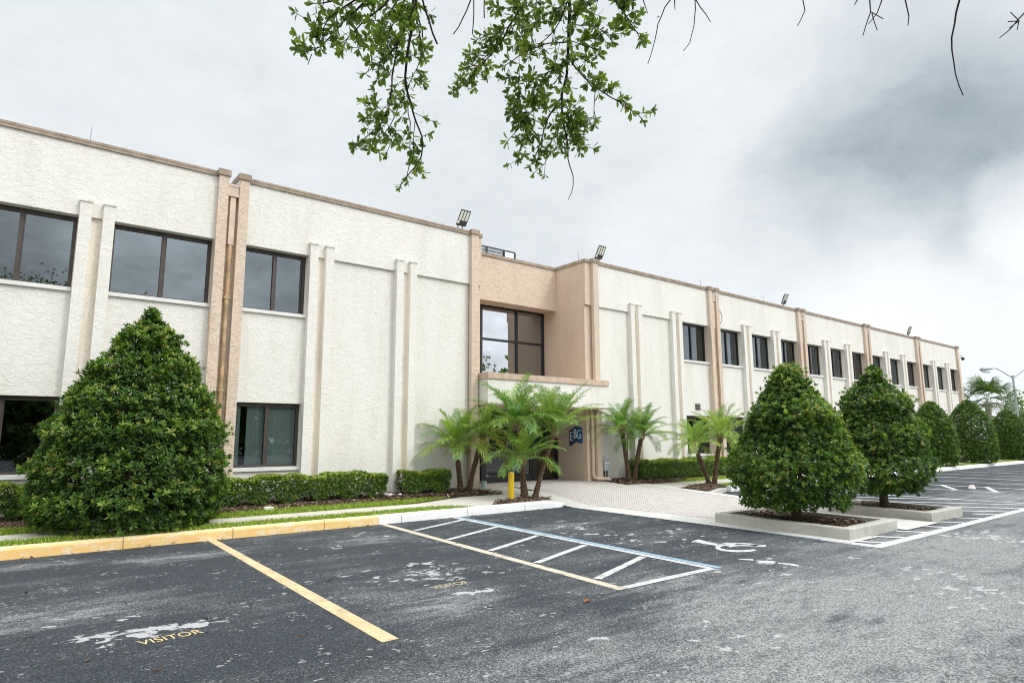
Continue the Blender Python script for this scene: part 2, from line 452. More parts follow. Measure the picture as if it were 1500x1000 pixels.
def leaf_mat(name, stops, trans=.28, rough=.42, spec=.45, tcol=1.5):
    t = NT(name)
    a = t.n('ShaderNodeAttribute', attribute_name='tint')
    col = t.ramp(a.outputs['Fac'], stops)
    b = t.bsdf(col, rough, spec)
    tr = t.n('ShaderNodeBsdfTranslucent')
    t.t.links.new(t.mix(1.0, col, (tcol, tcol, tcol*.5), 'MULTIPLY'), tr.inputs[0])
    ms = t.n('ShaderNodeMixShader'); ms.inputs[0].default_value = trans
    t.t.links.new(b, ms.inputs[1]); t.t.links.new(tr.outputs[0], ms.inputs[2])
    return t.done(ms.outputs[0])
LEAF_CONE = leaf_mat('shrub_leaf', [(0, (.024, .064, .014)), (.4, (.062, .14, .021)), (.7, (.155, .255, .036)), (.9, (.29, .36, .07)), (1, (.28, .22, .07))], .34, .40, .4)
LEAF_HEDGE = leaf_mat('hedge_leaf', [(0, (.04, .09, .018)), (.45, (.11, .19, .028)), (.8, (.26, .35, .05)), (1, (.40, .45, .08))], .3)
LEAF_PALM = leaf_mat('palm_leaflet', [(0, (.038, .12, .024)), (.4, (.12, .26, .042)), (.8, (.35, .47, .075)), (1, (.50, .45, .14))], .32, .32, .6)
LEAF_SABAL = leaf_mat('fan_palm_leaf', [(0, (.03, .075, .02)), (.6, (.09, .15, .035)), (1, (.34, .30, .12))], .25)
LEAF_OAK = leaf_mat('oak_leaf', [(0, (.06, .11, .024)), (.5, (.14, .225, .04)), (.9, (.25, .33, .06)), (1, (.26, .13, .06))], .42, .3, .5, 1.9)
GRASSM = leaf_mat('grass_blade', [(0, (.12, .20, .02)), (.6, (.28, .40, .045)), (1, (.46, .50, .13))], .3, .6, .3)
CHIPM = leaf_mat('mulch_chip', [(0, (.035, .022, .015)), (.5, (.11, .07, .045)), (.85, (.22, .15, .10)), (1, (.42, .35, .28))], .0, .9, .1)
BARK = simple('bark', (.10, .075, .055), .9, .2, 0, .4, 14, .8, 40)
TWIG = simple('twig_bark', (.045, .038, .036), .9, .2, 0, .3, 20)
PALMBARK = None
def palmbark():
    t = NT('palm_bark')
    n = t.noise(26, 4, .7, t.coord((1, 1, .8)))
    c = t.ramp(n, [(.3, (.035, .022, .014)), (.55, (.12, .08, .05)), (.75, (.30, .22, .15))])
    return t.done(t.bsdf(c, .95, .1, 0, t.bump(n, .9, .02)))
PALMBARK = palmbark()
BOOT = simple('frond_base', (.30, .19, .12), .8, .2, 0, .35, 30)

# ------------------------------------------------------------------ ground heights
def sm(x, a, b):
    t = np.clip((x-a)/(b-a), 0, 1); return t*t*(3-2*t)
def zl(Y): return np.clip(.15+.05*(np.asarray(Y, float)+2.6), 0, .30)
def zp(X, Y):
    X = np.asarray(X, float); Y = np.asarray(Y, float)
    edge = 10.75+.082*(Y+2.77)
    s = sm(X, edge, edge+2.6)*sm(X, 25, 15.6) if False else sm(X, edge, edge+2.6)
    k = sm(Y, -3.2, -1.4)
    return zl(Y)*(k+(1-k)*s)*np.where(Y < -3, 1, 1)+.006

# ------------------------------------------------------------------ ground
m = MB(); m.add([(-300, -300, 0), (500, -300, 0), (500, 400, 0), (-300, 400, 0)], [(0, 1, 2, 3)])
tag(m.build('asphalt_ground', ASPH), kind='structure')

def sheet(name, polyXY, hf, mat, nx=24, ny=10, lift=0.0):
    """quad patch: 4 corners (c00, c10, c11, c01) draped on the height function"""
    c = [np.array(p, float) for p in polyXY]
    V = []; Fs = []
    for j in range(ny+1):
        for i in range(nx+1):
            u, v = i/nx, j/ny
            p = c[0]*(1-u)*(1-v)+c[1]*u*(1-v)+c[2]*u*v+c[3]*(1-u)*v
            V.append((p[0], p[1], float(hf(p[0], p[1]))+lift))
    for j in range(ny):
        for i in range(nx):
            a = j*(nx+1)+i; Fs.append((a, a+1, a+nx+2, a+nx+1))
    mb = MB(); mb.add(V, Fs)
    return tag(mb.build(name, mat), kind='structure')
hl = lambda x, y: zl(y)
# soil verge under lawn and beds on the left, one sheet from kerb to wall
sheet('verge_soil', [(-12, -2.62), (10.15, -2.62), (10.15, .06), (-12, .06)], hl, SOIL, 60, 8, -.012)
sheet('lawn_ground', [(-12, -2.6), (8.0, -2.62), (7.3, -2.3), (-12, -2.25)], hl, TURF, 40, 3, .0)
sheet('lawn_ground', [(-12, -1.66), (6.7, -1.6), (8.4, -1.12), (-12, -1.12)], hl, TURF, 40, 3, .0)
sheet('sidewalk', [(-12, -2.25), (7.2, -2.25), (7.2, -1.66), (-12, -1.66)], hl, CONC, 40, 3, .008)
sheet('sidewalk', [(7.2, -2.25), (8.3, -2.62), (8.6, -1.2), (7.2, -1.66)], hl, CONC, 10, 6, .008)
sheet('sidewalk', [(8.3, -2.62), (10.45, -2.62), (10.6, -1.2), (8.6, -1.2)], hl, CONC, 12, 6, .009)
sheet('sidewalk', [(9.9, -1.2), (10.9, -1.2), (11.2, 1.45), (9.95, 1.45)], lambda x, y: zl(min(y, 0)), CONC, 8, 8, .011)
# paved forecourt: pale edge strip then pavers
ed = lambda Y: 10.75+.082*(Y+2.77)
sheet('concrete_apron', [(ed(-9.4)+.0, -9.4), (ed(-9.4)+.95, -9.4), (ed(-2.4)+.55, -2.4), (ed(-2.4)-.25, -2.4)], zp, CONCW, 12, 30, .004)
sheet('concrete_apron', [(ed(-2.6)-.35, -2.6), (ed(-2.6)+.65, -2.6), (11.1, -1.0), (10.2, -1.0)], zp, CONCW, 10, 8, .0065)
sheet('paver_court', [(ed(-8.7)+.9, -8.7), (15.0, -8.7), (15.05, -1.2), (11.1, -1.2)], zp, PAVER, 24, 40, .008)
sheet('paver_court', [(11.1, -1.2), (14.9, -1.2), (14.12, 1.45), (11.1, 1.45)], lambda x, y: zl(min(y, 0))+.006, PAVER, 16, 10, .008)
sheet('concrete_apron', [(12.3, -9.42), (13.8, -9.42), (13.8, -8.6), (12.3, -8.6)], zp, CONCW, 6, 6, .013)
sheet('concrete_apron', [(14.85, -9.0), (15.25, -9.0), (15.3, -1.2), (14.9, -1.2)], zp, CONCW, 4, 30, .013)
# right of the court
sheet('verge_soil', [(15.25, -2.72), (75, -2.72), (75, .06), (15.25, .06)], hl, SOIL, 80, 8, -.012)
sheet('verge_soil', [(14.62, -1.15), (15.3, -1.15), (15.3, .06), (14.62, .06)], hl, SOIL, 6, 6, -.004)
sheet('sidewalk', [(15.2, -2.3), (75, -2.15), (75, -1.45), (14.5, -1.35)], hl, CONC, 60, 4, .008)
sheet('lawn_ground', [(16.9, -1.44), (75, -1.44), (75, -.8), (16.4, -.9)], hl, TURF, 60, 3, .001)
sheet('lawn_ground', [(17.2, -2.72), (75, -2.72), (75, -2.16), (17.4, -2.26)], hl, TURF, 60, 3, .001)

# kerbs ---------------------------------------------------------------
def kerb(name, pts, mat, h0, h1=None, w=.17):
    """kerb with a rounded nose along a polyline (front edge), height may change"""
    n = len(pts); h1 = h0 if h1 is None else h1
    prof = lambda h: [(0, -.03), (.012, h-.035), (.028, h-.01), (.055, h), (w, h+.004), (w, -.03)]
    V = []; Fs = []
    P = [np.array(p, float) for p in pts]
    for i, p in enumerate(P):
        t = P[min(i+1, n-1)]-P[max(i-1, 0)]; t /= np.linalg.norm(t); nn = np.array([-t[1], t[0]])
        h = h0+(h1-h0)*i/(n-1)
        for (o, z) in prof(h): V.append((*(p+nn*o), z))
    for i in range(n-1):
        for k in range(5):
            a = i*6+k; Fs.append((a, a+6, a+7, a+1))
    Fs.append((0, 1, 2, 3, 4, 5)); e = (n-1)*6; Fs.append((e+5, e+4, e+3, e+2, e+1, e))
    mb = MB(); mb.add(V, Fs)
    return mb.build(name, mat)
o = kerb('yellow_kerb', [(x, -2.77) for x in np.linspace(-12, 5.72, 30)], KERBY, .16); tag(o, kind='structure')
o = kerb('white_kerb', [(x, -2.77) for x in np.linspace(5.725, 10.0, 12)], KERBW, .16); tag(o, kind='structure')
o = kerb('white_kerb', [(x, y) for x, y in ((10.003, -2.77), (10.3, -2.76), (10.55, -2.70), (10.72, -2.58), (10.8, -2.4))], KERBW, .16, .02); tag(o, kind='structure')
o = kerb('white_kerb', [(x, -2.9) for x in np.linspace(17.15, 80, 40)], KERBW, .16, .15); tag(o, kind='structure')

# painted markings ------------------------------------------------------
MZ = .004
def mark(name, poly, mat, z=MZ):
    mb = MB(); mb.add([(x, y, z) for x, y in poly], [tuple(range(len(poly)))])
    o = mb.build(name, mat); o['kind'] = 'structure'
    me = o.data
    if me.polygons[0].normal[2] < 0: me.flip_normals()
    return o
def gp(*pts): return [tuple(G(*p)[:2]) for p in pts]
def bar(a, b, w):
    a = np.array(a, float); b = np.array(b, float); t = (b-a)/np.linalg.norm(b-a); n = np.array([-t[1], t[0]])*w/2
    return [tuple(a-n), tuple(b-n), tuple(b+n), tuple(a+n)]
mark('painted_stall_line', [(2.72, -2.78), (2.85, -2.78), (2.585+.075, -9.2), (2.585-.075, -9.2)], P_YEL)
mark('painted_stall_line', [(5.73, -2.78), (5.86, -2.78), (5.40, -9.2), (5.27, -9.2)], P_CREAM)
mark('painted_stall_line', [(-.25, -2.78), (-.12, -2.78), (-.35, -9.2), (-.48, -9.2)], P_YEL)
mark('painted_stall_line', [(7.33, -2.78), (7.43, -2.78), (7.05, -9.13), (6.95, -9.13)], P_WHITE, .005)
mark('painted_stall_line', [(7.45, -2.78), (7.55, -2.78), (7.17, -9.2), (7.07, -9.2)], P_BLUE)
for a, b in [((5.83, -3.93), (7.28, -3.26)), ((5.70, -5.18), (7.20, -4.49)), ((5.63, -6.41), (7.1, -5.76)), ((5.56, -7.52), (7.02, -6.94)), ((5.48, -8.68), (6.96, -8.11))]:
    mark('painted_hatch_line', bar(a, b, .1), P_WHITE, .0075)
mark('painted_hatch_line', bar((5.40, -9.17), (7.0, -9.17), .11), P_WHITE, .0075)
# blue then white line along the forecourt edge
mark('painted_edge_line', [(ed(-2.9)-.14, -2.95), (ed(-2.9)-.03, -2.95), (10.30, -8.95), (10.18, -8.95)], P_BLUE)
mark('painted_edge_line', [(ed(-6.6)-.03, -6.6), (ed(-6.6)+.04, -6.6), (10.36, -8.95), (10.30, -8.95)], P_WHITE, .0045)
mark('painted_edge_line', [(10.18, -8.95), (10.36, -8.95), (10.34, -9.86), (10.14, -9.86)], P_BRIGHT)
mark('painted_edge_line', [(10.14, -9.86), (19.4, -9.84), (19.4, -9.68), (10.3, -9.69)], P_BRIGHT, .005)
mark('painted_edge_line', bar((19.35, -9.7), (19.35, -2.9), .12), P_FAINT)
for x in [10.45, 11.2, 12.1, 13.05, 14.0, 14.95, 15.95]:
    mark('painted_hatch_line', bar((x, -9.32), (x+.22, -9.70), .11), P_BRIGHT, .0075)
for x0, y0, x1, y1 in [(15.7, -7.6), ][:0] or [(15.9, -8.25, 16.95, -9.7), (15.5, -6.0, 17.95, -9.7), (15.8, -4.6, 18.9, -9.5), (16.6, -4.0, 19.3, -8.2), (17.4, -3.4, 19.3, -6.5), (18.3, -3.1, 19.3, -4.8)]:
    mark('painted_hatch_line', bar((x0, y0), (x1, y1), .11), P_BRIGHT, .0075)
for x, mt in [(24.55, P_BRIGHT), (26.9, P_FAINT), (29.4, P_BRIGHT), (31.9, P_FAINT), (34.4, P_WHITE), (36.9, P_WHITE), (39.4, P_WHITE), (42.0, P_WHITE), (44.6, P_WHITE), (47.2, P_WHITE), (49.8, P_WHITE)]:
    mark('painted_stall_line', bar((x, -2.95), (x-.1, -8.3), .12), mt)
mark('painted_hatch_line', bar((24.6, -5.95), (22.7, -6.95), .12), P_BRIGHT, .0065)
mark('painted_hatch_line', bar((24.6, -7.2), (22.6, -8.0), .12), P_BRIGHT, .0065)
mark('painted_hatch_line', bar((24.6, -8.2), (23.2, -8.9), .12), P_BRIGHT, .0065)
mark('painted_stall_line', bar((22.6, -3.0), (22.5, -8.2), .12), P_FAINT)

# wheelchair symbol, traced
def zw(*p): return gp(*[(960+x/5.357, 770+y/5.357) for x, y in p])
sym = MB()
def sp(poly):
    poly = [(x, y, MZ) for x, y in poly]
    sym.add(poly, [tuple(range(len(poly)))])
sp(zw((285, 122), (340, 106), (385, 118), (440, 132), (505, 143), (495, 158), (430, 148), (370, 138)))
N_ = 36
cx_, cy2, rx_, ry_ = 655, 170, 185, 36
for i in range(N_):
    a0, a1 = -2.75+i*5.2/N_, -2.75+(i+1)*5.2/N_
    q = lambda a, k: (cx_+rx_*k*math.cos(a+math.pi), cy2+ry_*(k if k == 1 else k*.72)*math.sin(a))
    if not (.0 < i < N_): continue
    sp(zw(q(a0, 1), q(a1, 1), q(a1, .80), q(a0, .80)))
sp(zw((470, 150), (560, 132), (600, 132), (520, 152)))
sp(zw((560, 160), (640, 142), (760, 146), (870, 150), (865, 164), (760, 160), (650, 158), (590, 168)))
sp(zw((650, 258), (770, 262), (765, 272), (660, 264))); sp(zw((785, 272), (920, 276), (945, 286), (930, 296), (840, 290)))
sp(zw((960, 287), (1090, 300), (1130, 312), (1120, 318), (960, 294)))
o = sym.build('painted_wheelchair_symbol', P_WHITE); o['kind'] = 'structure'

def text_mesh(name, body, size, mat, extrude=0.0):
    cu = bpy.data.curves.new(name, 'FONT'); cu.body = body; cu.size = size; cu.align_x = 'CENTER'; cu.align_y = 'CENTER'; cu.extrude = extrude
    ob = bpy.data.objects.new(name, cu); COL.objects.link(ob)
    bpy.context.view_layer.update()
    me = bpy.data.meshes.new_from_object(ob.evaluated_get(bpy.context.evaluated_depsgraph_get()))
    bpy.data.objects.remove(ob)
    me.name = name
    return link(name, me, mat)
P_STEN = paint('stencil_yellow_paint', (.74, .56, .26), .25, (.05, .05, .055))
P_STEN2 = paint('faded_stencil_paint', (.60, .52, .33), .75, (.2, .2, .2))
for (cx, cy, mt, rz) in [(1.23, -7.99, P_STEN, .10), (4.02, -7.87, P_STEN2, .0)]:
    o = text_mesh('painted_visitor_stencil', 'VISITOR', .165, mt)
    for v in o.data.vertices: v.co.x *= .80; v.co.y *= 1.15
    o.location = (cx, cy, MZ+.002); o.rotation_euler = (0, 0, rz); o['kind'] = 'structure'

# ------------------------------------------------------------------ office building
ZT, ZH, ZS, ZLH, ZLS = 7.28, 5.784, 4.32, 2.378, .936
WS = .075
ZP = 7.17          # underside of coping
YW = .06           # recessed wall plane
YG = .21           # window plane
XR, XL = 14.12, 10.06
XA, XE = -8.9, 47.76
bld = empty('office_building', (12, 8, 0), 'two storey white stucco office building with tan piers and recessed entrance', 'building')
piers_L = [-9.98, -3.27, 3.44]
c0 = 14.27
piers_R = [c0+6.71*k for k in range(1, 5)]
fins_L = [-7.75, -5.5, -1.2, 1.04, 5.455, 7.68]
fins_R = [16.45, 18.66]+[c0+6.71*k+d for k in range(1, 5) for d in (2.237, 4.474)]
HALF_F, FW_ = .285, .19
HALF_P, PW_ = .31, .20

wall = MB()     # 0 white, 1 tan, 2 beige
divs = []
for c in piers_L[1:]: divs.append((c-HALF_P, c+HALF_P, 'p'))
for c in fins_L: divs.append((c-HALF_F, c+HALF_F, 'f'))
for c in piers_R: divs.append((c-HALF_P, c+HALF_P, 'p'))
for c in fins_R: divs.append((c-HALF_F, c+HALF_F, 'f'))
divs.append((9.66, 10.06, 'e')); divs.append((14.12, 14.60, 'e')); divs.append((47.45, 47.76, 'e'))
divs.sort()
blank_cells = {(5, ), }
cells = []
prev = -8.9
for a, b, k in divs:
    if a > prev+.05 and not (prev > 10 and a < 14.2): cells.append((prev, a))
    prev = b
def is_blank(a, b):
    c = (a+b)/2
    return (5.7 < c < 9.6) or (14.5 < c < 18.5)
def band(a, b, mi=0):
    wall.box(a, b, 0, .5, ZH, ZP, mi)
def clad(a, b, z0, z1, y=YW, mi=0, d=.44):
    wall.box(a, b, y, y+d, z0, z1, mi)
wins = []
for a, b in cells:
    band(a, b)
    if is_blank(a, b):
        clad(a, b, -.1, ZH-.001)
    else:
        clad(a, b, -.1, ZLS)
        clad(a, b, ZLH, ZS)
        wins += [(a, b, ZS, ZH), (a, b, ZLS, ZLH)]
for a, b, k in divs:
    if k == 'f':
        c = (a+b)/2
        band(a, b, 0)
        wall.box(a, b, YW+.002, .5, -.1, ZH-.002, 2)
        g_ = HALF_F-FW_
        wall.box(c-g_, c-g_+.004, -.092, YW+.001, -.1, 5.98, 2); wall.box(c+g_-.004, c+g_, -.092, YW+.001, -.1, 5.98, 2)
    elif k == 'p':
        # parapet dips between the two shafts, so the drain can spill into its leader
        wall.box(a, b, .02, .5, -.1, 7.0, 1)
wall.box(9.66, 10.06, 0.0, .5, ZH, ZP, 1); wall.box(9.66, 10.06, YW, .5, -.1, ZH-.001, 1)
wall.box(14.12, 14.60, 0.0, .5, ZH, ZP, 1); wall.box(14.12, 14.60, YW, .5, -.1, ZH-.001, 1)
wall.box(47.45, 47.76, 0.0, .5, -.1, ZP, 1)
# end walls, back and roof
wall.box(47.35, 47.75, .5, 22, -.1, ZP, 0)
wall.box(-8.9, -8.5, .5, 22, -.1, ZP, 0)
wall.box(-8.5, 47.35, 21.6, 22, -.1, ZP, 0)
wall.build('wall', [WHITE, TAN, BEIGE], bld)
roof = MB(); roof.box(-8.49, 9.69, .51, 21.59, 6.6, 6.8); roof.box(14.51, 47.34, .51, 21.59, 6.6, 6.8); roof.box(9.691, 14.509, 1.99, 21.59, 6.6, 6.8)
roof.build('roof', simple('roof_membrane', (.55, .55, .53), .9, .1), bld)
# a dark slab floor and back wall behind the glazing
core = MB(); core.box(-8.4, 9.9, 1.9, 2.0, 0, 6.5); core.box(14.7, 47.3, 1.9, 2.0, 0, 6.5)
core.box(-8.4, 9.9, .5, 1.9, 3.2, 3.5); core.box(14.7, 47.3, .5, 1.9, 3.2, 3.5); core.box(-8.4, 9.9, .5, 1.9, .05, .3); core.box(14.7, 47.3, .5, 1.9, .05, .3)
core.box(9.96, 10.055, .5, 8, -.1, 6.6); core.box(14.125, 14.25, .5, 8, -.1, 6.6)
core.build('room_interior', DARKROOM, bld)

# entrance recess walls
ent = MB()
ent.box(XL+.001, XR-.001, 1.38, 1.98, ZH, ZP, 0)
ent.box(14.121, 14.5, .501, 2.3, -.1, ZP-.002, 0)
ent.box(9.7, 10.059, .501, 2.3, -.1, ZP-.002, 0)
ent.build('entrance_wall', [TAN], bld)
dk = MB(); dk.box(XL+.002, XR-.002, 1.46, 2.3, 3.02, 3.42); dk.build('balcony_ledge', TAN, bld)
back = MB(); back.box(XL+.01, XR-.01, 5.0, 5.1, 0, 6.5); back.box(XL+.02, XR-.02, 2.31, 5.0, 2.6, 3.0); back.box(XL+.02, XR-.02, 1.6, 5.0, .0, .262)
back.build('lobby_interior', simple('lobby_wall', (.16, .11, .08), .8, .2), bld)

# coping
cop = MB()
def cop_run(a, b, y=0.0):
    cop.box(a, b, y-.035, .55, ZP, ZT)
    cop.box(a, b, y-.042, y-.034, ZP+.06, ZP+.068)
xs = sorted([-8.9, 9.66]+[q for c in piers_L[1:] for q in (c-HALF_P-.01, c+HALF_P+.01)])
for i in range(0, len(xs), 2): cop_run(xs[i], xs[i+1])
xs = sorted([14.6, 47.45]+[q for c in piers_R for q in (c-HALF_P-.01, c+HALF_P+.01)])
for i in range(0, len(xs), 2): cop_run(xs[i], xs[i+1])
cop.box(9.88, 10.09, -.03, .55, ZP+.001, ZT-.01); cop.box(9.66, 10.09, .551, 1.5, ZP+.001, ZT-.02)
cop.box(14.09, 14.38, -.03, .55, ZP+.001, ZT-.01); cop.box(14.09, 14.38, .551, 2.0, ZP+.001, ZT-.012)
cop.box(10.091, 14.089, 1.345, 2.0, ZP+.001, ZT-.015)
cop.box(47.35, 47.8, .551, 22.0, ZP+.001, ZT-.015)
cop.build('coping', COPING, bld)

# piers and fins
def pier_pair(c, proto={}):
    x0, x1 = c-HALF_P, c+HALF_P
    if not proto:
        h = MB()
        h.box(-HALF_P, -HALF_P+PW_, -.12, .019, -.1, ZT-.10); h.box(HALF_P-PW_, HALF_P, -.12, .019, -.1, ZT-.10)
        h.box(-HALF_P, -HALF_P+PW_, .02, .5, 7.001, ZT-.10); h.box(HALF_P-PW_, HALF_P, .02, .5, 7.001, ZT-.10)
        o = h.build('pier', TAN); o.parent = bld; o.location = Vector((c, 0, 0))-bld.location
        k = MB()
        for s in (-1, 1):
            a = s*(HALF_P-PW_/2)
            k.box(a-PW_/2-.025, a+PW_/2+.025, -.15, .53, ZT-.10, ZT+.03)
        cap = k.build('pier_cap', COPING); cap.parent = o
        f = MB(); f.box(-HALF_P+PW_+.003, -HALF_P+PW_+.012, -.10, .4, 7.005, ZT-.11); f.box(HALF_P-PW_-.012, HALF_P-PW_-.003, -.10, .4, 7.005, ZT-.11)
        fl = f.build('metal_flashing', GALV); fl.parent = o
        d = MB(); d.box(-.105, .105, -.09, .018, 6.76, 7.02); d.box(-.112, .112, -.1, -.085, 6.98, 7.03); d.box(-.112, .112, -.1, -.085, 6.76, 6.79)
        d.box(-.055, .055, -.075, .018, 5.70, 6.755)
        ds = d.build('leader_head', TANPIPE); ds.parent = o
        g = MB(); g.tube([(0, -.03, 5.705), (0, -.03, .2)], .045, 12)
        for z in (4.55, 2.6, .9): g.box(-.06, .06, -.08, .018, z-.02, z+.02)
        gp_ = g.build('downspout', OCHRE, smooth=False); gp_.parent = o
        proto['o'] = o
        return o
    q = copy_tree(proto['o'], bld); q.location = Vector((c, 0, 0))-bld.location
    return q
for c in [3.44, -3.27]+piers_R: pier_pair(c)
sing = MB()
def single(a, b):
    s = MB(); s.box(a, b, -.12, -.001, -.1, ZT-.10)
    o = s.build('pier', TAN, bld)
    k = MB(); k.box(a-.02, b+.02, -.15, .53, ZT-.10, ZT+.03); k.build('pier_cap', COPING, o)
    return o
single(9.66, 9.88); single(14.38, 14.60); single(47.46, 47.77)

fin_proto = []
def fin_pair(c):
    for s in (-1, 1):
        x = c+s*(HALF_F-FW_/2)
        if not fin_proto:
            h = MB(); h.box(-FW_/2, FW_/2, -.1, YW, -.1, 6.07)
            h.box(-FW_/2-.012, FW_/2+.012, -.115, -.001, 6.04, 6.085)
            o = h.build('wall_fin', WHITE); o.parent = bld; fin_proto.append(o)
        else:
            o = fin_proto[0].copy(); COL.objects.link(o); o.parent = bld
        o.location = Vector((x, 0, 0))-bld.location
for c in fins_L+fins_R: fin_pair(c)

# windows: one proto per (width, height) then copies
win_proto = {}
def window(a, b, z0, z1, look):
    w, h = round(b-a, 3), round(z1-z0, 3)
    key = (w, h, look, z0 > 3)
    pos = Vector(((a+b)/2, 0, z0))-bld.location
    if key in win_proto:
        o = copy_tree(win_proto[key], bld); o.location = pos; return o
    W = w/2-.002; fr = .05
    zb = WS
    m = MB()
    m.box(-W, W, YG-.02, YG+.05, h-fr-.03, h-.002); m.box(-W, W, YG-.02, YG+.05, zb, zb+fr)
    m.box(-W, -W+fr, YG-.02, YG+.05, zb+fr, h-fr-.03); m.box(W-fr*1.2, W, YG-.02, YG+.05, zb+fr, h-fr-.03)
    m.box(-.03, .035, YG-.03, YG+.05, zb+fr, h-fr-.03)
    m.box(.035, .06, YG-.005, YG+.05, zb+fr, h-fr-.03)
    o = m.build('window', BRONZE if look != 'far' else BLACKF); o.parent = bld; o.location = pos
    g = MB(); g.box(-W+fr, -.03, YG+.012, YG+.018, zb+fr, h-fr-.03); g.box(.06, W-fr*1.2, YG+.012, YG+.018, zb+fr, h-fr-.03)
    gl = g.build('window_glass', GLASS if z0 > 3 else GLASSLOW); gl.parent = o
    s = MB(); s.box(-W, W, .012, YG-.021, zb-.075, zb-.001); s.box(-W, W, YG-.02, .5, zb-.075, zb-.001)
    sl = s.build('window_sill', SILL); sl.parent = o
    bl = MB()
    if look == 'near': bl.box(-W*.35, W*.9, YG+.14, YG+.16, zb, h)
    elif look == 'blind': bl.box(-W, -W*.72, YG+.10, YG+.12, zb, h); bl.box(-W*.52, W, YG+.12, YG+.14, zb, h)
    elif look == 'far':
        bl.box(-W*.95, -W*.6, YG+.10, YG+.12, zb, h); bl.box(W*.02, W*.42, YG+.10, YG+.12, zb, h)
    elif look == 'shelf':
        for q in (.62, .5, .38, .27): bl.box(-W*.2, W*.55, YG+.12, YG+.16, h*q, h*q+.03)
        bl.box(-W*.32, -W*.22, YG+.1, YG+.12, zb, h)
    if bl.v:
        b_ = bl.build('window_blind', BLIND); b_.parent = o
    win_proto[key] = o
    return o
for a, b, z0, z1 in wins:
    c = (a+b)/2; up = z0 > 3
    if c < 9:
        look = ('near' if c > 3 else 'dark') if up else ('blind' if c > 3 else 'dark')
    else:
        k = (c-c0)/6.71
        look = 'far' if (k < 2 and up) else ('shelf' if up and k < 4 else 'dark')
    window(a, b, z0, z1, look)

# entrance upper window
ew = MB(); y0, y1 = 1.99, 2.06
def ebar(a, b, z0, z1): ew.box(a, b, y0, y1, z0, z1)
ZB, ZTP = 3.422, ZH-.002
ebar(XL+.01, XR-.01, ZTP-.06, ZTP); ebar(XL+.01, XR-.01, ZB, ZB+.06)
for x in (XL+.05, 11.5, 12.93, 14.07):
    ebar(x-.04, x+.04, ZB+.061, 4.665); ebar(x-.04, x+.04, 4.735, ZTP-.061)
ebar(XL+.012, XR-.012, 4.666, 4.734)
eo = ew.build('entrance_window', BLACKF, bld)
eg = MB(); eg.box(XL+.05, XR-.05, 2.03, 2.036, ZB+.05, ZTP-.05); eg.build('window_glass', ENTRYGLASS, eo)

# canopy over the doors
ca = MB(); ca.box(9.93, 14.5, -.5, 1.36, 2.5, 3.17, 0); ca.build('canopy', [WHITE], bld)
cc = MB(); cc.box(9.90, 14.53, -.535, 1.37, 3.171, 3.335); cc.build('canopy_coping', simple('canopy_coping_paint', (.50, .37, .28), .7, .3), bld)
cs = MB(); cs.box(9.95, 14.48, -.48, 1.35, 2.47, 2.499); cs.build('canopy_soffit', TAN, bld)

# doors: storefront at y = 1.40
def door(a, b, handle=None):
    y0, y1, z0, z1 = 1.385, 1.44, .275, 2.13
    m = MB(); m.box(a, a+.085, y0, y1, z0, z1); m.box(b-.085, b, y0, y1, z0, z1); m.box(a+.085, b-.085, y0, y1, z1-.1, z1); m.box(a+.085, b-.085, y0, y1, z0, z0+.2)
    o = m.build('entrance_door', BLACKF, bld)
    g = MB(); g.box(a+.085, b-.085, 1.41, 1.416, z0+.2, z1-.1); g.build('door_glass', DOORGLASS, o)
    if handle is not None:
        h = MB(); h.tube([(handle, 1.36, .95), (handle, 1.33, .98), (handle, 1.33, 1.5), (handle, 1.36, 1.53)], .014, 8); h.build('door_handle', GREYMET, o)
sf = MB()
for x in (10.07, 11.07, 13.03, 14.02): sf.box(x, x+.09, 1.375, 1.455, .262, 2.49)
sf.box(10.161, 11.069, 1.38, 1.45, .262, .36); sf.box(13.121, 14.019, 1.38, 1.45, .262, .36)
for a, b in ((10.161, 11.069), (11.161, 13.029), (13.121, 14.019)): sf.box(a, b, 1.38, 1.45, 2.14, 2.22); sf.box(a, b, 1.38, 1.45, 2.42, 2.49)
so = sf.build('storefront_frame', BLACKF, bld)
g = MB(); g.box(10.16, 11.07, 1.41, 1.416, .36, 2.14); g.box(13.12, 14.02, 1.41, 1.416, .36, 2.14); g.box(10.16, 14.02, 1.412, 1.418, 2.22, 2.42); g.build('storefront_glass', DOORGLASS, so)
door(11.165, 12.09, 11.98); door(12.095, 13.025, 12.2)

# drain pipe at the entrance pier, wall vent, hose bib, cable
pp = MB(); pp.tube([(14.29, -.02, 2.46), (14.29, -.02, .48), (14.30, -.05, .40), (14.36, -.13, .37), (14.62, -.26, .36), (14.70, -.30, .33), (14.71, -.31, .26)], .05, 12)
pp.box(14.22, 14.36, -.07, .05, 1.5, 1.54); pp.build('downspout', TANPIPE, bld)
vt = MB()
for i in range(4): vt.box(19.70, 20.0, YW-.03, YW+.01, 2.6+i*.06, 2.63+i*.06)
vt.build('wall_vent', BLACKF, bld)
hb = MB(); hb.tube([(16.08, .05, 1.79), (16.08, -.06, 1.79), (16.08, -.1, 1.72)], .03, 8); hb.tube([(16.0, -.07, 1.84), (16.16, -.07, 1.84)], .03, 8); hb.tube([(15.93, .03, .3), (15.93, .03, 1.80), (16.06, .03, 1.80)], .012, 6)
hb.build('hose_tap', DARKMET, bld)
wr = MB(); wr.tube([(21.42+.18*math.sin(t*3.0), -.012, 6.55-t*.62) for t in np.linspace(0, 1, 9)], .008, 6); wr.build('cable', DARKMET, bld)
wn = MB(); wn.box(14.68, 14.78, .0, .058, 1.58, 1.74); wn.build('junction_box', WHITEP, bld)

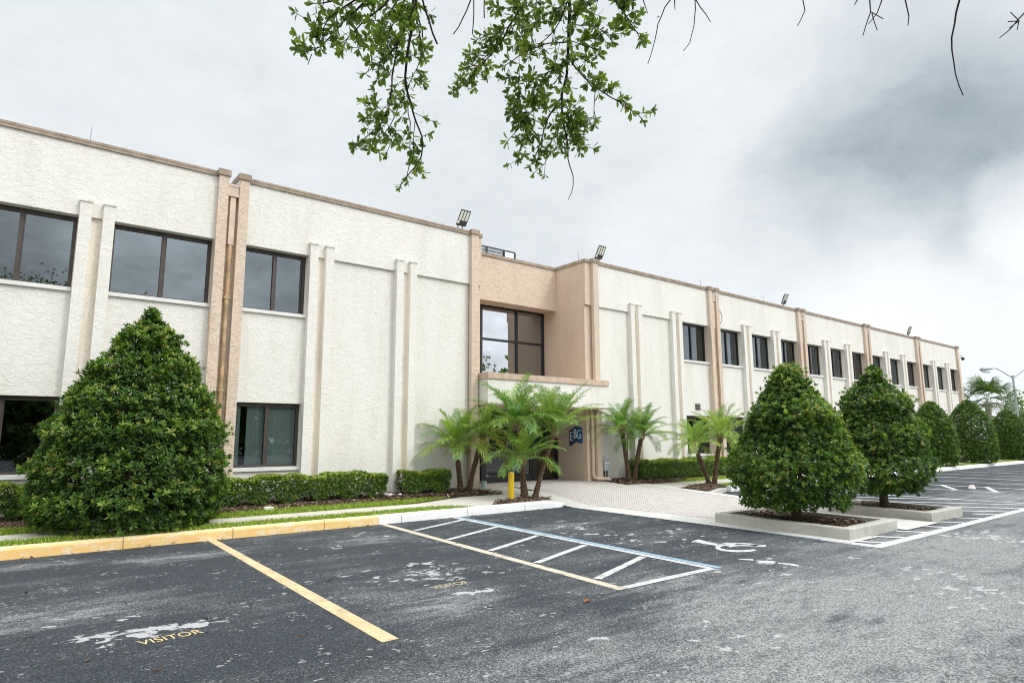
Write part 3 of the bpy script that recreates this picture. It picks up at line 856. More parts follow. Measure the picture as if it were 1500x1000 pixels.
# ------------------------------------------------------------------ things on the building
def floodlight(x, label):
    r = empty('floodlight', (x, .15, ZT), label, 'floodlight', 'floodlights along the parapet')
    # tilted head, facing the lot
    ca_, sa_ = math.cos(math.radians(-14)), math.sin(math.radians(-14))
    def tl(p):  # local (u, depth, v) -> world
        u, d, v = (q_*.86 for q_ in p); yy = d*math.cos(.35)+v*math.sin(.35)*-.0-v*.30; zz = v*.95-d*.3
        uu = u*math.cos(.20)+zz*.22; 
        return (x+uu, .1+yy, ZT+.16+zz)
    def tb(mb, u0, u1, d0, d1, v0, v1):
        q = [tl(p) for p in [(u0,d0,v0),(u1,d0,v0),(u1,d1,v0),(u0,d1,v0),(u0,d0,v1),(u1,d0,v1),(u1,d1,v1),(u0,d1,v1)]]
        mb.add(q, [(0,3,2,1),(4,5,6,7),(0,1,5,4),(1,2,6,5),(2,3,7,6),(3,0,4,7)])
    h = MB()
    tb(h, -.19, .19, .0, .035, .0, .15); tb(h, -.19, -.165, .0, .035, .15, .5); tb(h, .165, .19, .0, .035, .15, .5); tb(h, -.165, .165, .0, .035, .475, .5)
    tb(h, -.068, -.044, .0, .035, .15, .475); tb(h, .044, .068, .0, .035, .15, .475); tb(h, -.17, .17, .036, .08, .02, .48)
    h.build('lamp_housing', DARKMET, r)
    for a, b in ((-.165, -.068), (-.044, .044), (.068, .165)):
        p = MB(); tb(p, a, b, .01, .034, .15, .475); p.build('led_panel', LEDP, r)
    s = MB(); tb(s, -.185, -.11, -.012, -.001, .03, .13); s.build('sensor', LEDP, r)
    b = MB(); b.tube([(x-.08, .15, ZT-.005), (x-.08, .13, ZT+.2)], .016, 8); b.tube([(x+.06, .15, ZT-.005), (x+.06, .13, ZT+.2)], .016, 8); b.box(x-.14, x+.12, .08, .2, ZT, ZT+.012)
    b.build('bracket', DARKMET, r)
floodlight(9.44, 'dark floodlight on the parapet just left of the recessed entrance')
floodlight(14.88, 'dark floodlight on the parapet corner right of the recessed entrance')
floodlight(26.6, 'grey floodlight on the right wing parapet, halfway along')
floodlight(40.4, 'smallest grey floodlight near the far end of the parapet')

for x, z0, z1, lab in [(.83, ZT, 7.70, 'thin lightning rod on the parapet above the leftmost wing'), (14.15, ZT-.02, 7.58, 'thin lightning rod above the entrance side wall'),
                   (20.75, ZT, 7.70, 'thin lightning rod beside the first pier right of the entrance'), (25.3, ZT, 7.72, 'thin lightning rod just left of the halfway floodlight')]:
    b = MB(); b.tube([(x, .3, z0-.01), (x, .3, z1-.08), (x+.012, .3, z1)], [.009, .008, .004], 6); b.tube([(x, .3, z0-.005), (x, .3, z0+.03)], .025, 8)
    tag(b.build('lightning_rod', GREYMET), lab, 'lightning rod', 'lightning rods on the parapet')

# rooftop unit
ru = empty('rooftop_unit', (13.6, 4.6, 6.8), 'grey louvred air conditioning unit on the roof over the entrance', 'air conditioner')
b = MB(); b.box(12.2, 14.4, 4.0, 5.6, 6.8, 8.43); b.build('casing', simple('unit_casing', (.24, .27, .29), .5, .4, .2), ru)
b = MB()
b.box(12.15, 14.45, 3.95, 4.0, 8.44, 8.48); b.box(12.15, 12.2, 3.95, 5.65, 8.44, 8.48)
for x in (12.15, 13.1, 13.9, 14.4): b.box(x, x+.06, 3.93, 3.995, 6.8, 8.44)
b.build('frame', DARKMET, ru)
b = MB()
for i in range(10): b.box(12.25, 13.85, 3.96, 3.99, 7.4+i*.105, 7.46+i*.105)
b.build('louvre', GREYMET, ru)
b = MB(); b.box(13.97, 14.39, 3.962, 3.992, 7.4, 8.42); b.build('side_panel', GALV, ru)

# wall sign
sg = empty('wall_sign', (XR, .53, 1.65), 'blue flag shaped sign with pale letters EBG on the tan entrance side wall', 'sign')
P = []
nS = 14
top = lambda u: 1.875+.045*math.sin((u-.25)*2*math.pi*.9)*1.0+.075*u
bot = lambda u: 1.385+.045*math.sin((u-.25)*2*math.pi*.9)+.085*u
b = MB(); V = []; Fs = []
for i in range(nS+1):
    u = i/nS; yy = .81-.56*u; dx = .012*math.sin(u*2*math.pi)
    for (xx) in (XR-.035+dx, XR-.004):
        V += [(xx, yy, bot(u)), (xx, yy, top(u))]
for i in range(nS):
    a = i*4; c = a+4
    Fs += [(a, a+1, c+1, c), (a+2, c+2, c+3, a+3), (a+1, a+3, c+3, c+1), (a, c, c+2, a+2)]
Fs += [(0, 2, 3, 1), (nS*4, nS*4+1, nS*4+3, nS*4+2)]
b.add(V, Fs)
t = NT('sign_blue'); sep = t.n('ShaderNodeSeparateXYZ'); t.t.links.new(t.coord(), sep.inputs[0])
blue = t.done(t.bsdf(t.mix(t.step(t.math('ADD', sep.outputs[1], t.math('MULTIPLY', t.noise(5, 3), .15)), -.25, .4), (.015, .10, .22), (.03, .035, .05)), .4, .5))
b.build('sign_board', blue, sg)
LET = simple('sign_letter', (.55, .74, .86), .45, .4, 0, .1)
for ch, u in (('E', .2), ('B', .5), ('G', .8)):
    o = text_mesh('letter', ch, .36, LET, .008)
    o.data.update()
    for v in o.data.vertices: v.co.x *= .72; v.co.y *= 1.15; v.co.y += v.co.x*.12
    o.parent = sg
    o.location = (-.052, (.81-.56*u)-.53, (top(u)+bot(u))/2-1.65)
    o.rotation_euler = (math.radians(90), 0, math.radians(-90))

# security camera at the far end
scm = empty('security_camera', (47.8, .3, 6.9), 'white dome security camera on an arm at the far right end of the building', 'security camera')
b = MB(); b.tube([(47.77, .3, 6.93), (49.2, .3, 6.93), (49.75, .3, 6.88)], .035, 8); b.build('arm', WHITEP, scm)
b = MB(); b.tube([(49.8, .3, 6.98), (49.8, .3, 6.78)], [.10, .13], 14); b.build('shroud', WHITEP, scm)
b = MB(); b.tube([(49.8, .3, 6.78), (49.8, .3, 6.70), (49.8, .3, 6.62), (49.8, .3, 6.59)], [.11, .10, .06, .02], 14); b.build('dome', BLACKF, scm, True)

# electric box by the entrance
eb = empty('utility_box', (14.78, -.02, .3), 'grey utility box on two posts beside the right entrance pier', 'utility box')
b = MB(); b.bbox(14.66, 14.90, -.14, -.02, .60, .92, .012); b.build('cabinet', BLUEBOX, eb)
b = MB(); b.box(14.70, 14.86, -.147, -.139, .80, .84); b.box(14.70, 14.86, -.147, -.139, .73, .75); b.build('label_plate', WHITEP, eb)
b = MB(); b.tube([(14.72, -.07, .2), (14.72, -.07, .60)], .022, 8); b.build('conduit', DARKMET, eb)
b = MB(); b.tube([(14.83, -.07, .2), (14.83, -.07, .60)], .022, 8); b.build('conduit', DARKMET, eb)

# small white pail by the left entrance pier
b = MB(); q = F(702, 707, .5); b.tube([(10.14, -.02, .262), (10.14, -.02, .46), (10.14, -.02, .47), (10.14, -.02, .40)], [.07, .085, .075, .07], 14)
tag(b.build('bucket', simple('pail_plastic', (.38, .48, .47), .4, .4)), 'small pale green bucket at the foot of the left entrance pier', 'bucket')

# bollard
q = F(749, 737, -2.28)
bo = empty('bollard', (q[0], -2.28, .16), 'yellow painted steel bollard beside the small palms at the white kerb', 'bollard')
t = NT('bollard_yellow'); n = t.noise(9, 5, .7, t.coord((1, 1, .4)))
by = t.done(t.bsdf(t.mix(t.step(n, .52, .72), (.72, .46, .015), (.42, .30, .06)), .5, .4))
b = MB(); b.tube([(q[0], -2.28, .12), (q[0], -2.28, .80), (q[0], -2.28, .815)], [.068, .068, .06], 20); b.build('post', by, bo)
b = MB(); b.tube([(q[0], -2.28, .815), (q[0], -2.28, .825)], [.060, .045], 20); b.build('cap', simple('bollard_cap', (.6, .45, .2), .7, .2), bo)

# small irrigation marker, litter, fallen leaf, stones
b = MB(); q = G(393, 748, .22); b.bbox(q[0]-.09, q[0]+.09, q[1]-.06, q[1]+.06, .2, .30, .015); 
tag(b.build('valve_box', simple('valve_plastic', (.70, .67, .60), .7, .2)), 'small white plastic box in the grass in front of the left hedge', 'valve box')
b = MB(); q = G(1424, 716); 
R_ = np.random.default_rng(3)
pts = [(q[0]+.12*math.cos(a)*(1+.3*R_.normal()), q[1]+.12*math.sin(a)*(1+.3*R_.normal()), .01) for a in np.linspace(0, 6.28, 9)[:-1]]
V = pts+[(p[0]*.6+q[0]*.4+.03, p[1]*.6+q[1]*.4, .10+.03*R_.normal()) for p in pts]+[(q[0], q[1], .13)]
b.add(V, [(i, (i+1) % 8, 8+(i+1) % 8, 8+i) for i in range(8)]+[(8+i, 8+(i+1) % 8, 16) for i in range(8)])
t = NT('litter_paper'); lp = t.done(t.bsdf(t.mix(t.step(t.noise(6, 2), .5, .6), (.82, .80, .80), (.70, .45, .40)), .7, .2))
tag(b.build('paper_litter', lp), 'crumpled white and red paper bag lying on the far asphalt', 'litter')
b = MB(); q = G(860, 882)
b.add([(q[0]-.06, q[1]-.015, .012), (q[0]-.01, q[1]-.035, .03), (q[0]+.07, q[1]+.01, .012), (q[0], q[1]+.03, .035), (q[0], q[1], .008)], [(0, 1, 4), (1, 2, 4), (2, 3, 4), (3, 0, 4)])
tag(b.build('fallen_leaf', simple('dry_leaf', (.25, .09, .04), .8, .2)), 'curled brown fallen leaf lying alone on the asphalt', 'leaf')

# ------------------------------------------------------------------ planters
def planter(c, label, mh=.08):
    """c: four bottom corners (near-left, near-right, far-right, far-left)"""
    c = [np.array(p, float) for p in c]; ctr = sum(c)/4
    r = empty('planter_kerb', (ctr[0], ctr[1], 0), label, 'planter', 'concrete planters beside the crossing')
    def inset(d):
        out = []
        for i in range(4):
            e1 = c[i]-c[i-1]; e1 /= np.linalg.norm(e1); e2 = c[(i+1) % 4]-c[i]; e2 /= np.linalg.norm(e2)
            n1 = np.array([-e1[1], e1[0]]); n2 = np.array([-e2[1], e2[0]])
            out.append(c[i]+(n1+n2)*d)
        return out
    o_, b1, i_, ib = inset(0), inset(.015), inset(.17), inset(.185)
    V = [(*p, -.02) for p in o_]+[(*p, .165) for p in o_]+[(*p, .18) for p in b1]+[(*p, .18) for p in i_]+[(*p, -.02) for p in ib]
    Fs = []
    for k in range(4):
        for i in range(4):
            j = (i+1) % 4; Fs.append((k*4+i, k*4+j, k*4+4+j, k*4+4+i))
    m = MB(); m.add(V, Fs); m.build('concrete_rim', PLANTC, r)
    n = 14; V = []; Fs = []
    ii = inset(.171)
    for j in range(n+1):
        for i in range(n+1):
            u, v = i/n, j/n
            p = ii[0]*(1-u)*(1-v)+ii[1]*u*(1-v)+ii[2]*u*v+ii[3]*(1-u)*v
            V.append((p[0], p[1], mh+.06*math.sin(u*3.14)*math.sin(v*3.14)+random.uniform(-.012, .012)))
    for j in range(n):
        for i in range(n):
            a = j*(n+1)+i; Fs.append((a, a+1, a+n+2, a+n+1))
    m = MB(); m.add(V, Fs); m.build('mulch_bed', MULCH, r, True)
    return r, ii
pl1, in1 = planter([(10.46, -9.28), (12.29, -9.27), (12.5, -6.67), (10.76, -6.67)], 'nearer low concrete planter with bark mulch under a clipped shrub')
pl2, in2 = planter([(13.85, -9.28), (15.42, -9.30), (15.6, -7.2), (14.1, -7.2)], 'farther low concrete planter with bark mulch between crossing and court')

# mulch beds and chips
def bed(name, poly, zf, thick=.05):
    poly = [np.array(p, float) for p in poly]; c = sum(poly)/len(poly)
    rings = [1.0, .9, .6, .3]; n = len(poly)
    # densify
    P = []
    for i in range(n):
        for k in range(8): P.append(poly[i]*(1-k/8)+poly[(i+1) % n]*k/8)
    n = len(P); V = []; Fs = []
    for r_, h in zip(rings, (.0, thick*.7, thick, thick)):
        for p in P:
            q = c+(p-c)*r_; V.append((q[0], q[1], float(zf(q[0], q[1]))+h+random.uniform(-.008, .008)+.012))
    V.append((c[0], c[1], float(zf(*c))+thick+.012))
    for k in range(3):
        for i in range(n):
            j = (i+1) % n; Fs.append((k*n+i, k*n+j, (k+1)*n+j, (k+1)*n+i))
    for i in range(n): Fs.append((3*n+i, 3*n+(i+1) % n, 4*n))
    m = MB(); m.add(V, Fs)
    o = m.build(name, MULCH, None, True); o['kind'] = 'structure'
    return o
bed_polys = [([(-8, -1.12), (6.9, -1.05), (6.9, .04), (-8, .04)], hl), ([(6.9, -1.05), (9.95, -1.18), (9.62, -.1), (6.9, .04)], hl),
             ([(8.5, -2.58), (10.35, -2.52), (10.0, -2.1), (9.0, -2.2)], hl), ([(14.45, -1.2), (17.2, -1.3), (17.2, .04), (14.62, .04)], hl),
             ([(15.35, -2.5), (15.55, -3.25), (17.0, -2.62), (17.3, -2.1)], hl), ([(17.2, -.85), (46, -.85), (46, .04), (17.2, .04)], hl)]
mb_ = MB(); mb_.prism([(15.2, -2.42), (15.48, -3.42), (17.2, -2.74), (17.4, -2.05)], -.02, .112); tag(mb_.build('concrete_island', CONCW), kind='structure')
for pl, zf in bed_polys: bed('mulch_bed_ground', pl, zf)

def chips_in(polys, n, name, size=(.03, .015), only=None):
    V, T, tint = [], [], []
    for poly, zf, dens, zo in polys:
        P = np.array(poly); mn, mx = P.min(0), P.max(0)
        area = abs(sum(P[i][0]*P[(i+1) % len(P)][1]-P[(i+1) % len(P)][0]*P[i][1] for i in range(len(P))))/2
        k = int(area*dens)
        pts = []
        while len(pts) < k:
            q = RNG.uniform(mn, mx); ins = False
            for i in range(len(P)):
                a, b_ = P[i], P[i-1]
                if (a[1] > q[1]) != (b_[1] > q[1]) and q[0] < (b_[0]-a[0])*(q[1]-a[1])/(b_[1]-a[1])+a[0]: ins = not ins
            if ins: pts.append(q)
        for q in pts:
            a = RNG.uniform(0, 6.28); l = size[0]*RNG.uniform(.6, 1.8); w = size[1]*RNG.uniform(.6, 1.5)
            u = np.array([math.cos(a), math.sin(a), RNG.normal()*.25])*l; v = np.array([-math.sin(a), math.cos(a), RNG.normal()*.3])*w
            c = np.array([q[0], q[1], float(zf(*q))+zo+RNG.uniform(.0, .025)])
            b0 = len(V); V += [c-u-v, c+u-v*.6, c+u*.9+v, c-u*.8+v]; T += [(b0, b0+1, b0+2), (b0, b0+2, b0+3)]
            tint += [RNG.random()**1.2]*4
    o = fast(name, V, T, CHIPM, None, tint); o['kind'] = 'stuff'
    return o
chips_in([(bed_polys[0][0][:0] or [(3.0, -1.1), (6.9, -1.05), (6.9, 0), (3.0, 0)], hl, 260, .05), (bed_polys[1][0], hl, 420, .05), (bed_polys[2][0], hl, 420, .05), (bed_polys[3][0], hl, 300, .05), (bed_polys[4][0], hl, 350, .05),
          ([tuple(p) for p in in1], lambda x, y: .11, 420, 0), ([tuple(p) for p in in2], lambda x, y: .11, 420, 0)], 0, 'mulch_chips')
chips_in([([(-1, -2.98), (9.9, -2.98), (9.9, -2.79), (-1, -2.79)], lambda x, y: 0.0, 34, .004), ([(17.5, -3.1), (45, -3.1), (45, -2.92), (17.5, -2.92)], lambda x, y: 0.0, 20, .004),
          ([(-1, -9), (9, -9), (9, -2.9), (-1, -2.9)], lambda x, y: 0.0, 1.2, .004)], 0, 'leaf_debris', (.022, .010))
# pale stones at the end of the hedge
V, T, tt = [], [], []
st = MB()
for k in range(14):
    cx, cy = 7.05+RNG.normal()*.18, -.35+RNG.normal()*.12; r = RNG.uniform(.025, .06)
    n = 6; b0 = []
    ring = [[(cx+r*s*math.cos(a)*RNG.uniform(.8, 1.2), cy+r*s*math.sin(a)*RNG.uniform(.8, 1.2), .30+r*h) for a in np.linspace(0, 6.28, n+1)[:-1]] for s, h in ((.8, 0), (1, .5), (.5, 1.0))]
    st.add(sum(ring, []), [(i, (i+1) % n, n+(i+1) % n, n+i) for i in range(n)]+[(n+i, n+(i+1) % n, 2*n+(i+1) % n, 2*n+i) for i in range(n)]+[tuple(range(2*n, 3*n))])
o = st.build('stones', simple('pale_stone', (.55, .53, .49), .9, .2, 0, .2)); o['kind'] = 'stuff'

# grass blades
def grass(polys, name):
    Vs, Ts, tn = [], [], []; off = 0
    for poly, dens in polys:
        c = [np.array(p) for p in poly]
        area = abs((c[2]-c[0])[0]*(c[3]-c[1])[1]-(c[2]-c[0])[1]*(c[3]-c[1])[0])/2
        n = int(area*dens); u, v = RNG.random((2, n))
        p = (c[0][None]*((1-u)*(1-v))[:, None]+c[1][None]*(u*(1-v))[:, None]+c[2][None]*(u*v)[:, None]+c[3][None]*((1-u)*v)[:, None])
        p += RNG.normal(0, .03, p.shape)
        z = zl(p[:, 1]); a = RNG.uniform(0, 6.28, n); h = RNG.uniform(.03, .075, n); w = RNG.uniform(.004, .008, n)
        lean = RNG.normal(0, .03, (n, 2))
        b = np.column_stack([p, z]); d = np.column_stack([np.cos(a), np.sin(a), 0*a])*w[:, None]
        m_ = b+np.column_stack([lean*.4, h*.6]); tip = b+np.column_stack([lean, h])
        V = np.stack([b-d, b+d, m_-d*.8, m_+d*.8, tip], 1).reshape(-1, 3)
        i0 = (np.arange(n)*5)[:, None]+off
        T = np.concatenate([i0+np.array([[0, 1, 3]]), i0+np.array([[0, 3, 2]]), i0+np.array([[2, 3, 4]])])
        Vs.append(V); Ts.append(T); tn.append(np.repeat(RNG.random(n), 5)); off += n*5
    o = fast(name, np.concatenate(Vs), np.concatenate(Ts), GRASSM, None, np.concatenate(tn)); o['kind'] = 'stuff'
    return o
grass([([(-1, -2.6), (8.0, -2.62), (7.3, -2.3), (-1, -2.25)], 3200), ([(-1, -1.66), (6.7, -1.6), (8.4, -1.12), (-1, -1.12)], 2200),
       ([(16.9, -1.44), (30, -1.44), (30, -.8), (16.4, -.9)], 1200), ([(17.2, -2.72), (52, -2.72), (52, -2.16), (17.4, -2.26)], 700)], 'grass')

# ------------------------------------------------------------------ foliage engine
def leaves(P, D, N, L, W, tint, curl=.12, wide=(.32, .68), ww=(.85, 1.0)):
    """P base, D direction, N normal, L length, W width -> V, T, tint (6 verts / 4 tris each)"""
    n = len(P); S = np.cross(D, N); S /= np.linalg.norm(S, axis=1, keepdims=True)+1e-9
    L_ = L[:, None]; W_ = W[:, None]*.5
    m1 = P+D*L_*wide[0]+N*L_*.02; m2 = P+D*L_*wide[1]-N*L_*curl*.3
    v = np.stack([P, m1-S*W_*ww[0], m1+S*W_*ww[0], m2-S*W_*ww[1]+N*L_*.03, m2+S*W_*ww[1]+N*L_*.03, P+D*L_-N*L_*curl], 1).reshape(-1, 3)
    i = (np.arange(n)*6)[:, None]
    T = np.concatenate([i+np.array([[0, 2, 1]]), i+np.array([[1, 2, 4]]), i+np.array([[1, 4, 3]]), i+np.array([[3, 4, 5]])])
    return v, T, np.repeat(tint, 6)

def unit(a): return a/(np.linalg.norm(a, axis=-1, keepdims=True)+1e-9)

def rosettes(P, A, k, L, W, spread, tint, rng, jitter=.15, top_tint=0.0, wide=(.32, .68), ww=(.95, .85)):
    """k leaves around axis A at each point P"""
    n = len(P)
    A = unit(A); ref = np.where(np.abs(A[:, 2:3]) < .9, np.array([[0, 0, 1.0]]), np.array([[1.0, 0, 0]]))
    U = unit(np.cross(A, ref)); Wv = np.cross(A, U)
    Ps, Ds, Ns, Ls, Ws, Tn = [], [], [], [], [], []
    ph = rng.uniform(0, 6.28, n)
    for j in range(k):
        a = ph+j*2.4; f = j/max(1, k-1)
        el = spread*(.35+.75*f)+rng.normal(0, .15, n)
        R = U*np.cos(a)[:, None]+Wv*np.sin(a)[:, None]
        D = unit(A*np.cos(el)[:, None]+R*np.sin(el)[:, None]+rng.normal(0, jitter, (n, 3)))
        N = unit(A*np.sin(el)[:, None]-R*np.cos(el)[:, None]+rng.normal(0, .2, (n, 3)))
        N = unit(N-D*np.sum(N*D, 1, keepdims=True))
        Ps.append(P-A*(f*L*.35)[:, None] if not np.isscalar(L) else P-A*f*L*.35); Ds.append(D); Ns.append(N)
        Ls.append(L*rng.uniform(.7, 1.15, n)*(.75+.35*f)); Ws.append(W*rng.uniform(.8, 1.15, n)*np.ones(n)); Tn.append(np.clip(tint+rng.normal(0, .08, n)-.12*f+top_tint*(1-f), 0, 1))
    return leaves(np.concatenate(Ps), np.concatenate(Ds), np.concatenate(Ns), np.concatenate(Ls), np.concatenate(Ws), np.concatenate(Tn), .12, wide, ww)

def cone_shrub(name, base, prof, n, label, group, seed, leaf=(.10, .034), k=8, gap=.3, tiers=0, stems=6, skew=(0, 0), ysc=1.0, new=.5, lump=1.0):
    """clipped cone: prof = [(z, r)...] from the ground up"""
    rng = np.random.default_rng(seed)
    r = empty(name, base, label, 'shrub', group)
    B = np.array(base, float)
    zs = np.array([p[0] for p in prof]); rs = np.array([p[1] for p in prof])
    H = zs[-1]
    # sample height weighted by radius
    zz = np.linspace(zs[0], H, 400); rr = np.interp(zz, zs, rs); sl = np.sqrt(1+np.gradient(rr, zz)**2); cdf = np.cumsum((rr+.05)*sl); cdf /= cdf[-1]
    z = np.interp(rng.random(n), cdf, zz); th = rng.uniform(0, 2*math.pi, n)
    # clump centres make lumps and gaps
    m_ = 170
    cz = np.interp(rng.random(m_), cdf, zz); cth = rng.uniform(0, 2*math.pi, m_); ch = rng.normal(0, .045, m_)
    R = np.interp(z, zs, rs)
    pos = np.column_stack([R*np.cos(th), R*np.sin(th), z])
    cp = np.column_stack([np.interp(cz, zs, rs)*np.cos(cth), np.interp(cz, zs, rs)*np.sin(cth), cz])
    d = np.linalg.norm(pos[:, None]-cp[None], axis=2); wgt = np.exp(-(d/.28)**2); bump = lump*(wgt*ch[None]).sum(1)
    if tiers: bump += .05*np.sin(z*tiers*2*math.pi/H+1.0+.5*np.sin(th*2))
    depth = np.abs(rng.normal(0, 1, n))*.10
    inner = rng.random(n) < .25
    depth[inner] += rng.uniform(.1, .45, inner.sum())
    shoot = rng.random(n) < .05*lump; depth[shoot] = -rng.uniform(.03, .12, shoot.sum())
    rad = np.clip(R+bump-depth, .02, None)
    pos = np.column_stack([rad*np.cos(th), rad*np.sin(th), z])
    pos[:, 0] += skew[0]*(1-z/H); pos[:, 1] = pos[:, 1]*ysc+skew[1]*(1-z/H)
    slope = np.interp(z, zz, np.gradient(rr, zz))
    nrm = unit(np.column_stack([np.cos(th), np.sin(th), -slope]))
    # thin out near the skirt to let daylight through
    low = np.clip(1-(z-zs[0])/(gap*H), 0, 1)
    gapn = np.sin(th*5+seed)*np.sin(z*9+th*3+seed)*.5+.5
    keep = rng.random(n) > low*1.0*gapn
    pos, nrm, z, th, depth, bump = pos[keep], nrm[keep], z[keep], th[keep], depth[keep], bump[keep]
    A = unit(nrm*.75+np.array([[0, 0, .75]])+rng.normal(0, .28, pos.shape))
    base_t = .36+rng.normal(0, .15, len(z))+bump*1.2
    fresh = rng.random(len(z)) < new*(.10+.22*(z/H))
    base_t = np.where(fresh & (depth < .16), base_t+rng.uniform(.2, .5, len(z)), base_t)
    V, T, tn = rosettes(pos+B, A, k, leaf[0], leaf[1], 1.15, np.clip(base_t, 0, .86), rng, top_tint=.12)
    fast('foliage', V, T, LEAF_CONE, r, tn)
    tr = MB()
    for s in range(stems):
        a = s*2*math.pi/stems+rng.uniform(-.3, .3); lean = rng.uniform(.2, .75)
        zt = H*rng.uniform(.45, .8)
        rmax = np.interp(zt, zs, rs)*.6
        pts = [B+np.array([.05*math.cos(a), .05*math.sin(a), -.05])]
        for q in (.15, .4, .7, 1):
            pts.append(B+np.array([skew[0]*(1-q)*.5+rmax*lean*q*math.cos(a+.3*q), ysc*rmax*lean*q*math.sin(a+.3*q), zt*q]))
        tr.tube(pts, [.055, .045, .035, .025, .012], 7)
        for kk in range(3):
            p0 = pts[2]*(1-kk*.3)+pts[3]*kk*.3; aa = a+rng.uniform(-1.2, 1.2)
            p1 = p0+np.array([.5*rs.max()*math.cos(aa), .5*rs.max()*math.sin(aa), rng.uniform(-.05, .35)])
            tr.tube([p0, (p0+p1)/2+np.array([0, 0, .05]), p1], [.022, .016, .008], 5)
    tr.build('trunk', BARK, r, True)
    return r

q1 = F(203, 700, -1.75)
cone_shrub('clipped_shrub', (q1[0], -1.75, .16), [(.04, 1.10), (.3, 1.38), (.9, 1.42), (1.6, 1.30), (2.05, 1.10), (2.5, .88), (3.1, .48), (3.45, .22), (3.66, .05)], 8600,
           'tall conical clipped shrub beside the yellow kerb at the left', None, 5, (.096, .032), 8, .40, 7, 7, (-.08, 0), new=.8, ysc=.80, lump=.75)
cone_shrub('clipped_shrub', (11.30, -8.0, .10), [(.26, .78), (.5, .98), (.8, 1.07), (1.2, 1.0), (1.64, .82), (2.1, .56), (2.47, .38), (2.68, .20), (2.82, .03)], 7200,
           'conical clipped shrub growing in the nearer concrete planter', 'conical clipped shrubs right of the entrance', 21, (.080, .031), 8, .46, 3, 5, new=.9, lump=.75)
cone_shrub('clipped_shrub', (14.62, -8.15, .10), [(.34, .70), (.62, .93), (1.0, .97), (1.6, .88), (2.2, .66), (2.6, .42), (2.9, .2), (3.0, .03)], 7200,
           'conical clipped shrub growing in the farther concrete planter', 'conical clipped shrubs right of the entrance', 33, (.080, .031), 8, .46, 4, 5, new=.7, lump=.75)
for (px, py, seed, lab, rr_, hh) in [(1371, 683, 41, 'nearest of the three rounded shrubs along the far white kerb', 1.02, 3.15), (1426, 678.5, 42, 'middle of the three rounded shrubs along the far white kerb', 1.18, 3.4), (1482, 676, 43, 'rightmost of the three rounded shrubs along the far white kerb', 1.05, 3.05)]:
    q = F(px, py, -2.1)
    cone_shrub('clipped_shrub', (q[0], -2.1, .16), [(.05, rr_*.85), (.4, rr_), (hh*.42, rr_), (hh*.62, rr_*.88), (hh*.8, rr_*.64), (hh*.92, rr_*.38), (hh*.98, rr_*.18), (hh, .03)], 6000, lab,
               'rounded clipped shrubs along the far kerb', seed, (.088, .04), 6, .08, 0, 5, new=.4, lump=.3)

# clipped hedges: one thing per run
def hedge(x0, x1, y0, y1, z0, z1, n, label, seed, gaps=True, top=.85, leaf=.052):
    rng = np.random.default_rng(seed)
    r = empty('hedge', ((x0+x1)/2, (y0+y1)/2, z0), label, 'hedge', 'clipped hedges along the wall')
    nb = max(2, int(round((x1-x0)/.62)))
    plant = x0+(np.arange(nb)+.5)*(x1-x0)/nb+rng.normal(0, .05, nb)
    u = rng.random((n, 3))
    side = rng.random(n)
    X = x0+u[:, 0]*(x1-x0); Y = y0+u[:, 1]*(y1-y0); Z = z0+.05+u[:, 2]*(z1-z0-.05)
    pick = side < .34; Z = np.where(pick, z1-np.abs(rng.normal(0, .03, n)), Z)
    pf = (side >= .34) & (side < .78); Y = np.where(pf, y0+np.abs(rng.normal(0, .05, n)), Y)
    pe = side > .95; X = np.where(pe, np.where(u[:, 0] < .5, x0+np.abs(rng.normal(0, .04, n)), x1-np.abs(rng.normal(0, .04, n))), X)
    X += .03*np.sin(Z*20); Z += .03*np.sin(X*4.3+seed)+.022*np.sin(X*9+seed)+.012*np.sin(X*17)
    dn = np.min(np.abs(X[:, None]-plant[None]), axis=1)
    hz = (Z-z0)/(z1-z0)
    width = .09+.5*np.clip((hz-.12)*1.9, 0, 1)
    keep = (dn < width*rng.uniform(.75, 1.2, n)) if gaps else np.ones(n, bool)
    keep &= ~((hz < .16) & (rng.random(n) < .7))
    P = np.column_stack([X, Y, Z])[keep]; hz = hz[keep]
    out = np.column_stack([np.where(P[:, 0] < x0+.06, -1, np.where(P[:, 0] > x1-.06, 1, 0)), np.where(P[:, 1] < y0+.12, -1.0, .2), np.where(hz > .85, 1.2, .35)])
    A = unit(out+rng.normal(0, .45, P.shape))
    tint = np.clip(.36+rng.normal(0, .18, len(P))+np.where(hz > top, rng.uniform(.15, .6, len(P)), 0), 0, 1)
    V, T, tn = rosettes(P, A, 6, leaf, leaf*.55, 1.1, tint, rng)
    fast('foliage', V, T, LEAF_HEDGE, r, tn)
    for p in plant:
        tr = MB()
        for s in range(4):
            a = rng.uniform(0, 6.28); q = np.array([p, (y0+y1)/2, z0-.03]); e = q+np.array([.18*math.cos(a), .15*math.sin(a), (z1-z0)*.8])
            tr.tube([q, q*.5+e*.5+np.array([.04*math.cos(a), 0, 0]), e], [.014, .011, .006], 5)
        tr.build('stem', BARK, r)
    return r
hedge(-1.2, 6.95, -.72, -.18, .24, .84, 10500, 'long clipped hedge in mulch under the left windows', 51)
hedge(7.45, 8.72, -.62, -.15, .25, .82, 2400, 'short clipped hedge of two bushes left of the palms', 52)
hedge(15.75, 26.0, -.75, -.12, .25, .86, 12000, 'dense dark clipped hedge under the right wing windows', 53, False, .9)

